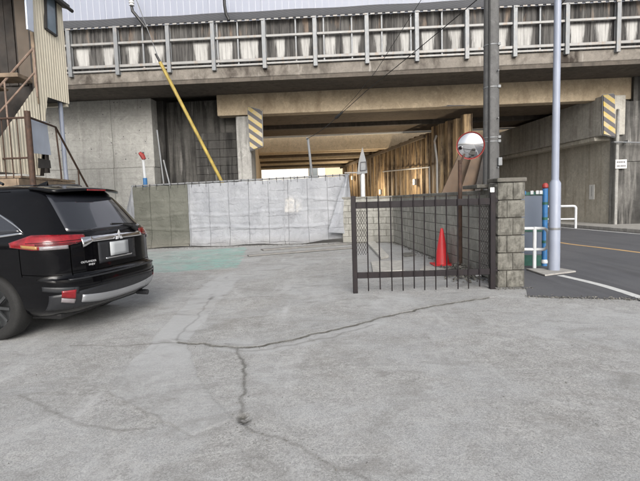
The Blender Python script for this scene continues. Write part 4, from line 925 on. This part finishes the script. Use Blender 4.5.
# wall follows the stepped cut: full height at the near side, overhanging at the far side
yU = 11.12; yN = 9.35; pitch = .105; y = yN
ycut = hp(47.5, 97)[0]; ylow = hp(39, 150)[0]
def zlow(y): return 2.35 if y < ylow else (2.35 + (hp(47.5, 97)[1] - 2.35) * (y - ylow) / (ycut - ylow) if y < ycut else np.interp(y, [ycut, yF], [hp(47.5, 97)[1], hp(69, 104)[1]]))
ys = []
while y < yF:
    for u, v in ((0, 0), (.5, 0), (.62, .008), (.88, .008)): ys.append((min(y + u * pitch, yF), v))
    y += pitch
P0 = [[(HX + v, yy, zlow(yy)) for yy, v in ys], [(HX + v, yy, ytop) for yy, v in ys]]
ztp = lambda yy: ytop if yy >= yU else np.interp(yy, [9.35, yU], [ax(3, 152, HX).z, ax(34, 82, HX).z])
P0 = [[(HX + v, yy, 2.2 if yy < ylow else zlow(yy)) for yy, v in ys], [(HX + v, yy, ztp(yy)) for yy, v in ys]]
k0 = next(i for i, q_ in enumerate(ys) if q_[0] >= yU)
MB().grid([r_[:k0] for r_ in P0]).grid([r_[k0:] for r_ in P0]).build('wall', 'cream', hs)
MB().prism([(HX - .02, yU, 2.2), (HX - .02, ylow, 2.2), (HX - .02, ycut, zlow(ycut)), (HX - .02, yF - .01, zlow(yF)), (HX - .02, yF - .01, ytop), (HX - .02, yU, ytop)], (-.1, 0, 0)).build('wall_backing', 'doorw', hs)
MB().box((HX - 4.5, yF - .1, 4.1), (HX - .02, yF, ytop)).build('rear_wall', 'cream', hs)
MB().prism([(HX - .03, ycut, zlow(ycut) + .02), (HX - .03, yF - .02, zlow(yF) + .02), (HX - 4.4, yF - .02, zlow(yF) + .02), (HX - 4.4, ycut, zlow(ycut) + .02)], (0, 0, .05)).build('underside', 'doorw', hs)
wq = [Vector((HX + .03, *hp(*p))) for p in ((44, -6), (53.5, -2), (55, 36), (44.5, 28.5))]
fr = MB()
for a, b_ in zip(wq, wq[1:] + wq[:1]): fr.beam(a, b_, .045, .06, (1, 0, 0))
wd = fr.build('window', 'eave', hs); MB().prism([p + Vector((.005, 0, 0)) for p in wq], (.01, 0, 0)).build('pane', 'glassd', wd)
# roof, eave
MB().prism([(HX + .16, 9.6, ytop - .08), (HX + .16, yF + .12, ytop - .08), (HX - 4.6, yF + .12, ytop + 1.3), (HX - 4.6, 9.6, ytop + 1.3)], (0, 0, .12)).build('roof', 'eave', hs, bevel=.01)
MB().tube([(HX + .20, 9.6, ytop - .08), (HX + .20, yF + .14, ytop - .10)], .045, 10).build('gutter', 'eave', hs, smooth=True)
# recessed front with dark door, beige jamb wall, blue-white hood sheet
yD = 11.45
MB().box((HX - .42, yU + .02, 4.4), (HX - .13, yU + .12, ytop)).build('jamb_wall', 'beige', hs, bevel=.01)
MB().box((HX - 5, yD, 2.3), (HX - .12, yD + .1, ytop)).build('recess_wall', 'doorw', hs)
for k in range(7): MB().box((HX - .62 - k * .22, yD - .04 - .012 * (k % 2), 4.42), (HX - .415 - k * .22, yD - .005, 6.6)).build('door_board', 'doorw', hs, bevel=.006)
h_ = [ax(25.5, -8, HX + .08), ax(32.5, -8, HX + .08), ax(34, 32, HX + .08), ax(28, 29, HX + .08)]
MB().prism([p - Vector((0, .0, 0)) for p in h_], (-.04, -.0, 0)).build('hood_sheet', 'shutter', hs, bevel=.004)
MB().box((HX - .05, yU - .05, 3.9), (HX + .02, yU - .003, ytop - .6)).build('corner_post', 'wood', hs, bevel=.006)
MB().tube([ax(59.5, 100, HX - .1), ax(60.5, 106, HX - .1), ax(65, 165, HX - .02), ax(67.5, 190, HX)], .055, 12).build('down_pipe', 'lamp_pole', hs, smooth=True)
# landing, stair
st = thing('outside_stair', 'rusty steel and timber stair climbing to the house door', 'stair', (0, 0, 0))
La = ax(34, 79, HX + .12); landz = La.z
MB().box((HX - 1.1, La.y - .55, landz - .09), (HX + .1, La.y - .02, landz)).build('landing', 'wood', st, bevel=.01)
nst = 7
for k in range(nst):
    z_ = landz - .235 * (k + 1); x_ = HX - .42 - .24 * k; MB().box((x_ - .30, La.y - .95, z_ - .045), (x_, La.y - .1, z_)).build('tread', 'wood', st, bevel=.008)
for yy in (La.y - .98,): MB().beam((HX - .25, yy, landz - .12), (HX - .42 - .24 * nst, yy, landz - .235 * nst - .16), .05, .2).build('stringer', 'rust', st)
r0 = ay(33.5, 48, La.y - .5); f_ = Vector((-.24, 0, -.235)) * 6.5
hr = [r0 + Vector((0, .0, 0)), r0 + f_]
MB().tube(hr, .028, 8).build('handrail', 'railr', st, smooth=True); MB().tube([h - Vector((0, 0, .5)) for h in hr], .022, 8).build('mid_rail', 'railr', st, smooth=True)
for s in (0, .45, .95):
    p = hr[0].lerp(hr[1], s); MB().tube([p, p - Vector((0, 0, 1.05))], .02, 8).build('baluster', 'railr', st, smooth=True)
# timber platform with railing
pl = thing('timber_platform', 'raised timber platform on posts beside the car with thin dark railing', 'platform', (0, 0, 0))
pz = 2.12; y0, y1 = 9.7, 11.9
for k in range(11): MB().box((HX - 2.6, y0 + k * .2, pz - .05 + random.uniform(-.006, .006)), (HX + .32, y0 + k * .2 + .185, pz)).build('deck_plank', 'wood', pl, bevel=.006)
MB().box((HX - 2.6, y0 - .05, pz - .27), (HX + .26, y0 - .003, pz - .06)).build('edge_beam', 'wood', pl, bevel=.008)
MB().box((HX + .265, y0 - .05, pz - .27), (HX + .31, y1, pz - .06)).build('edge_beam', 'wood', pl, bevel=.008)
for x_ in (HX + .15, HX - 1.2, HX - 2.5):
    for yy in (y0 + .05, y1 - .15): MB().box((x_ - .06, yy - .06, 0), (x_ + .06, yy + .06, pz - .055)).build('post', 'wood', pl, bevel=.008)
PT = ax(27, 111, HX + .3); PT = Vector((HX + .28, PT.y, 0))
ph = ay(27, 111, y0 - .1); xpost = ph.x
MB().tube([(xpost, y0 - .1, 0), (xpost, y0 - .1, ph.z)], .06, 12).build('corner_post', 'rust', pl, smooth=True)
zr = ay(20, 118, y0).z
MB().tube([(xpost - 2.2, y0, zr - .02), (xpost, y0 - .04, zr)], .022, 8).build('rail', 'rust', pl, smooth=True)
MB().tube([(xpost - 2.2, y0, ay(15, 159, y0).z), (xpost, y0 - .04, ay(24, 158, y0).z)], .02, 8).build('rail', 'rust', pl, smooth=True)
for px in (-4, 3, 10.5, 18.5): p = ay(px, 140, y0); MB().tube([(p.x, y0, pz - .05), (p.x, y0, zr)], .012, 6).build('baluster', 'rust', pl, smooth=True)
e1 = ay(55.5, 127, 11.2); e2_ = ay(86, 184, 12.6)
MB().tube([(xpost, y0 - .04, zr), tuple(e1), tuple(e2_), tuple(e2_ + (e2_ - e1).normalized() * .6)], .026, 8).build('sloping_rail', 'rust', pl, smooth=True)
q = ay(61, 172, 11.3); MB().tube([tuple(e1), tuple(q), (q.x, q.y, 1.9)], .02, 8).build('baluster', 'rust', pl, smooth=True); q = ay(78, 168, 12.2); MB().tube([tuple(q), (q.x, q.y, 0)], .02, 8).build('baluster', 'rust', pl, smooth=True)
bs = [ay(30.5, 118.5, 10.05), ay(46, 121.5, 10.75), ay(50.5, 155, 10.95), ay(32, 153, 10.05)]
MB().prism(bs, (.0, .03, 0)).build('sheet_panel', 'shutter', pl, bevel=.004)
bs = [ay(38, 158, 10.6), ay(49, 160, 11.0), ay(50, 168, 11.0), ay(38, 168, 10.6)]; MB().prism(bs, (0, .05, 0)).build('dark_box', 'eave', pl)
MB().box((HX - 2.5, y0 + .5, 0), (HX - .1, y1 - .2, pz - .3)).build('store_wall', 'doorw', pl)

# ================================================================ black SUV
YAW = R(12); car = thing('parked_car', 'glossy black SUV parked with its tail to the yard', 'car', (-3.35, 5.65, 0), math.pi - YAW)
def hermite(xs, ys):
    xs, ys = np.array(xs, float), np.array(ys, float); d = np.diff(ys) / np.diff(xs); m = np.zeros(len(xs)); m[0], m[-1] = d[0], d[-1]
    for i in range(1, len(xs) - 1): m[i] = 0 if d[i - 1] * d[i] <= 0 else 2 * d[i - 1] * d[i] / (d[i - 1] + d[i])
    def f(x):
        x = min(max(x, xs[0]), xs[-1]); i = min(int(np.searchsorted(xs, x, side='right')) - 1, len(xs) - 2); h = xs[i + 1] - xs[i]; t = (x - xs[i]) / h
        return float(ys[i] * (2 * t ** 3 - 3 * t ** 2 + 1) + h * m[i] * (t ** 3 - 2 * t ** 2 + t) + ys[i + 1] * (-2 * t ** 3 + 3 * t ** 2) + h * m[i + 1] * (t ** 3 - t ** 2))
    return f
ZR = [.24, .30, .36, .46, .58, .655, .67, .70, .74, .90, 1.02, 1.06, 1.12, 1.17, 1.30, 1.45, 1.56, 1.60, 1.63, 1.655, 1.675, 1.69]
XRr = [-.74, -.90, -.965, -1.0, -1.01, -1.0, -.965, -.945, -.94, -.935, -.935, -.925, -.90, -.865, -.775, -.67, -.585, -.55, -.47, -.30, -.05, .45]
fr_ = hermite(ZR, XRr)
ff_ = hermite([.24, .35, .5, .8, .95, 1.03, 1.07, 1.10, 1.16, 1.3, 1.45, 1.56, 1.62, 1.66, 1.69], [3.40, 3.58, 3.66, 3.63, 3.52, 3.25, 2.75, 2.35, 2.12, 1.82, 1.48, 1.20, .98, .78, .55])
fw_ = hermite([.24, .30, .40, .55, .70, .92, 1.04, 1.10, 1.16, 1.30, 1.45, 1.56, 1.61, 1.645, 1.67, 1.69], [.74, .82, .865, .885, .895, .90, .895, .875, .845, .775, .70, .645, .60, .53, .42, .20])
def fa_(z): return .52 if z < 1.1 else .52 + (z - 1.1) * .25
def outline(z, n=3.6):
    xr_, xf, w, a = fr_(z), ff_(z), fw_(z), fa_(z); pts_ = []
    a = min(a, (xf - xr_) * .4); af = min(.75, (xf - xr_) * .4)
    for k in range(19):
        t = k / 18 * math.pi / 2; pts_.append((xr_ + a * (1 - math.cos(t) ** (2 / n)), w * math.sin(t) ** (2 / n)))
    for k in range(1, 8): s = k / 8; pts_.append((xr_ + a + (xf - af - xr_ - a) * s, w))
    for k in range(13):
        t = (1 - k / 12) * math.pi / 2; pts_.append((xf - af * (1 - math.cos(t) ** (2 / 2.6)), w * math.sin(t) ** (2 / 2.6)))
    return pts_
def on_body(z, s, off=0.0):      # point at arc length s from the tail's middle (s>0: driver's side)
    o = outline(z); sg = 1 if s >= 0 else -1; s = abs(s); acc = 0
    for (x0, y0), (x1, y1) in zip(o[:-1], o[1:]):
        L = math.hypot(x1 - x0, y1 - y0)
        if L > 1e-9 and acc + L >= s:
            t = (s - acc) / L; nx, ny = (y0 - y1) / L, (x1 - x0) / L
            return Vector((x0 + (x1 - x0) * t + nx * off, sg * (y0 + (y1 - y0) * t + ny * off), z))
        acc += L
    return Vector((o[-1][0], 0, z))
zs = sorted(set(list(np.arange(.24, 1.69, .03)) + [.655, .67, .69, .70, 1.03, 1.05, 1.07, 1.09, 1.62, 1.64, 1.655, 1.665, 1.675, 1.683, 1.69]))
rings = []
for z in zs:
    o = outline(z); rings.append([(x, y, z) for x, y in o] + [(x, -y, z) for x, y in reversed(o[1:-1])])
B = MB(); nr = len(rings[0])
for ring in rings: B.v += ring
for i in range(len(rings) - 1):
    for k in range(nr): B.f.append((i * nr + k, i * nr + (k + 1) % nr, (i + 1) * nr + (k + 1) % nr, (i + 1) * nr + k))
B.f += [tuple(range(nr - 1, -1, -1)), tuple((len(rings) - 1) * nr + k for k in range(nr))]
body = B.build('body', 'paint', car)
cut = MB()
for x in (0, 2.67):
    for s in (1, -1): cut.tube([(x, s * .52, .36), (x, s * 1.1, .36)], .40, 40)
cut.box((-1.2, -.0001, -.5), (-1.1, .0001, -.4)); cob = cut.build('cutter', 'paint', car)
md = body.modifiers.new('arch', 'BOOLEAN'); md.operation = 'DIFFERENCE'; md.object = cob; md.solver = 'EXACT'
bpy.context.view_layer.update(); dg = bpy.context.evaluated_depsgraph_get(); nm = bpy.data.meshes.new_from_object(body.evaluated_get(dg)); body.modifiers.clear(); body.data = nm
bpy.data.objects.remove(cob); nm.shade_smooth(); nm.set_sharp_from_angle(angle=R(32))
def patch(name, mat, s0, s1, z0, z1, off=.004, ns=24, nz=8, parent=None, shape=None, thick=.0):
    P = []
    for i in range(nz + 1):
        row = []
        for j in range(ns + 1):
            u = j / ns; s = s0 + (s1 - s0) * u; a = z0(u) if callable(z0) else z0; c = z1(u) if callable(z1) else z1; row.append(tuple(on_body(a + (c - a) * i / nz, s, off)))
        P.append(row)
    o = MB().grid(P).build(name, mat, parent or car, smooth=True, angle=60)
    md = o.modifiers.new('solid', 'SOLIDIFY'); md.thickness = thick or .006; md.offset = -1 if off > 0 else 1; return o
# rear window narrows upward
P = []
for i in range(11):
    z = 1.135 + .42 * i / 10; w = .66 - .10 * i / 10; P.append([tuple(on_body(z - .02 * (abs(j / 24 * 2 - 1) ** 3) * (1 - i / 10) * -1, -w + 2 * w * j / 24, .004)) for j in range(25)])
rg = MB().grid(P).build('rear_window', 'carglass', car, smooth=True, angle=60)
md = rg.modifiers.new('solid', 'SOLIDIFY'); md.thickness = .004
for sg, nm_ in ((1, 'near'), (-1, 'far')):
    tl = patch('tail_lamp', 'redl', .50 * sg, 1.32 * sg, lambda u: 1.055 - .075 * min(1, u * 2.2) + .10 * max(0, u - .68), lambda u: 1.115 + .02 * min(1, u * 2) - .20 * max(0, u - .62), .012, 34, 6, thick=.016)
    patch('lens_ridge', 'paint', .56 * sg, 1.12 * sg, lambda u: 1.060 - .012 * u, lambda u: 1.066 - .012 * u, .0135, 20, 1, tl, thick=.004)
    patch('lens_ridge', 'redd', .62 * sg, 1.02 * sg, lambda u: 1.022, lambda u: 1.045, .0135, 20, 1, tl, thick=.004)
    patch('clear_lens', 'clearl', .72 * sg, .98 * sg, lambda u: .978, lambda u: 1.018, .017, 16, 2, tl, thick=.006)
    patch('amber_lens', 'amberl', 1.0 * sg, 1.18 * sg, lambda u: .985 + .02 * u, lambda u: 1.02 + .015 * u, .017, 8, 2, tl, thick=.006)
    rf = patch('reflector', 'redl', .73 * sg, .86 * sg, lambda u: .445 + .03 * u, lambda u: .545, .014, 8, 4, thick=.01)
    patch('fog_lens', 'clearl', .73 * sg, .86 * sg, lambda u: .395 + .03 * u, lambda u: .44 + .03 * u, .014, 8, 3, rf, thick=.01)
    patch('bumper_fin', 'chrome' if 0 else 'trim', .70 * sg, 1.05 * sg, lambda u: .50 + .05 * u, lambda u: .57 + .03 * u, .012, 16, 3, thick=.012)
    sw = patch('side_window', 'carglass', 1.12 * sg, 2.9 * sg, lambda u: 1.145 - .02 * u + .05 * max(0, .18 - u) * 3, lambda u: 1.475 - .20 * max(0, 1 - u / .18) ** 1.5 - .02 * u, .004, 40, 6, thick=.004)
    patch('window_trim', 'chrome', 1.10 * sg, 2.9 * sg, lambda u: 1.118 - .02 * u + .055 * max(0, .19 - u) * 3, lambda u: 1.143 - .02 * u + .05 * max(0, .18 - u) * 3, .010, 40, 2, thick=.01)
    patch('window_trim', 'chrome', 1.085 * sg, 1.36 * sg, lambda u: 1.16 + .30 * u ** .8 - .0, lambda u: 1.20 + .29 * u ** .8, .010, 12, 2, thick=.01)
    MB().tube([(.0, sg * .60, 1.685), (.05, sg * .60, 1.71), (1.0, sg * .585, 1.73), (1.5, sg * .56, 1.69)], .016, 8).build('roof_rail', 'trim', car, smooth=True)
    lt = None
patch('chrome_strip', 'chrome', -.50, .50, lambda u: 1.025 + .0 * u, lambda u: 1.085, .016, 24, 3, thick=.014)
patch('chrome_wing', 'chrome', .42, .56, lambda u: 1.028 - .055 * u, lambda u: 1.083, .017, 8, 3, thick=.01)
patch('tailgate_recess', 'trim', -.34, .34, .765, lambda u: 1.01, .003, 12, 6, thick=.003)
pb = patch('number_plate', 'plate', -.165, .165, .835, .995, .030, 4, 4, thick=.012)
patch('plate_lamp_bar', 'chrome', -.24, .24,   .805, .822, .02, 10, 2, thick=.012)
patch('bumper_step', 'trim', -.78, .78, .648, .664, .012, 30, 2, thick=.01)
patch('lower_bumper', 'trim', -.98, .98, .33, lambda u: .50 + .05 * math.sin(u * math.pi), .006, 40, 6, thick=.006)
patch('skid_plate', 'silver', -.66, .66, lambda u: .345 + .05 * abs(u * 2 - 1) ** 3, lambda u: .425 + .05 * abs(u * 2 - 1) ** 2, .020, 30, 3, thick=.016)
patch('bumper_crease', 'paint', -.80, .80, .545, .565, .012, 30, 3, thick=.01)
for s in (.70, -.70): patch('gate_gap', 'gap', s - .004, s + .004, .69, 1.10, .002, 2, 12, thick=.002)
for sg in (1, -1):
    patch('panel_gap', 'gap', .80 * sg, 1.22 * sg, lambda u: .700 + .02 * u, lambda u: .706 + .02 * u, .002, 12, 1, thick=.002)
    patch('panel_gap', 'gap', 1.215 * sg, 1.221 * sg, .70, 1.0, .002, 1, 8, thick=.002)
patch('panel_gap', 'gap', -.70, .70, .706, .712, .002, 20, 1, thick=.002)
# spoiler
P = []
for i in range(7):
    t = i / 6; row = []
    for j in range(21):
        u = j / 20 * 2 - 1; w = .575 - .03 * t; x = fr_(1.66) * 0 - .30 - .40 * t + .10 * abs(u) ** 3 * t; row.append((x, u * w, 1.675 - .045 * t - .03 * u * u))
    P.append(row)
spl = MB().grid(P).build('spoiler', 'paint', car, smooth=True, angle=60); md = spl.modifiers.new('solid', 'SOLIDIFY'); md.thickness = .03; md.offset = -1
MB().box((-.705, -.16, 1.600), (-.695, .16, 1.618)).build('brake_lamp', 'redl', car, bevel=.003)
# wiper, fin, emblem, badge
w0 = on_body(1.15, -.36, .03); w1 = on_body(1.21, .12, .02)
wp_ = MB().tube([on_body(1.12, -.42, .03), w0], [.035, .03], 10).tube([w0, on_body(1.19, -.20, .03)], [.016, .012], 8).build('wiper', 'blackp', car, smooth=True); MB().beam(on_body(1.175, -.52, .012), on_body(1.20, -.02, .012), .012, .02).build('wiper_blade', 'blackp', wp_)
MB().prism([(-.02, -.02, 1.685), (.16, -.03, 1.685), (.16, .03, 1.685), (-.02, .02, 1.685)], (0, 0, .012)).add([(-.03, 0, 1.75), (-.02, -.02, 1.69), (-.02, .02, 1.69), (.16, 0, 1.69)], [(0, 1, 3), (0, 3, 2), (0, 2, 1), (1, 2, 3)]).build('antenna_fin', 'paint', car, bevel=.004)
em = MB(); ec = on_body(1.055, 0, .034)
for a in (90, 210, 330):
    d1 = Vector((0, math.cos(R(a)), math.sin(R(a)))); l = .036; e_a = Vector((0, math.cos(R(a + 30)), math.sin(R(a + 30)))); e_b = Vector((0, math.cos(R(a - 30)), math.sin(R(a - 30))))
    l = .042; em.prism([ec, ec + e_a * l, ec + (e_a + e_b) * l, ec + e_b * l], (-.006, 0, 0))
em.build('emblem', 'badge', car)
bp = on_body(.80, .47, .014); bn = on_body(.80, .53, .014) - on_body(.80, .41, .014); an = math.atan2(bn.y, bn.x)
for tx, z, sz in (('OUTLANDER', .812, .031), ('PHEV', .776, .032)): text(tx, sz, 'badge', car, on_body(z, .50 if tx != 'PHEV' else .46, .010), (R(90), 0, an + math.pi), sx=1.15)
MB().tube([(-.80, -.52, .27), (-.95, -.53, .262)], .035, 12).build('exhaust_tip', 'trim', car, smooth=True)
MB().box((-.7, -.7, .2), (3.3, .7, .42)).build('underbody', 'blackp', car, bevel=.05)
# wheels
tyre_p = [(.235, -.10), (.30, -.115), (.335, -.105), (.352, -.075), (.356, 0), (.352, .075), (.335, .105), (.30, .115), (.235, .10)]
W0 = None
for x, s in ((0, .775), (0, -.775), (2.67, .775), (2.67, -.775)):
    if W0 is None:
        W0 = MB().lathe(tyre_p, 48, 'y').build('tyre', 'tyre', car, smooth=True, angle=50)
        rm_ = MB().lathe([(.24, .098), (.232, .09), (.22, .02), (.06, .0), (0, .0)], 40, 'y').lathe([(.24, -.098), (.22, -.06), (.0, -.05)], 40, 'y')
        for k in range(10):
            a = k * math.pi / 5; d = Vector((math.cos(a), 0, math.sin(a))); rm_.beam(d * .05 + Vector((0, .065, 0)), d * .228 + Vector((0, .092, 0)), .03, .02, (0, 1, 0))
        rm_.lathe([(.065, .06), (.06, .085), (0, .09)], 20, 'y'); RM = rm_.build('rim', 'rim', W0, smooth=True, angle=40); o = W0
    else:
        o = copy(W0, car); copy(RM, o)
    o.location = (x, s, .356)
    if s < 0: o.rotation_euler = (0, 0, math.pi)
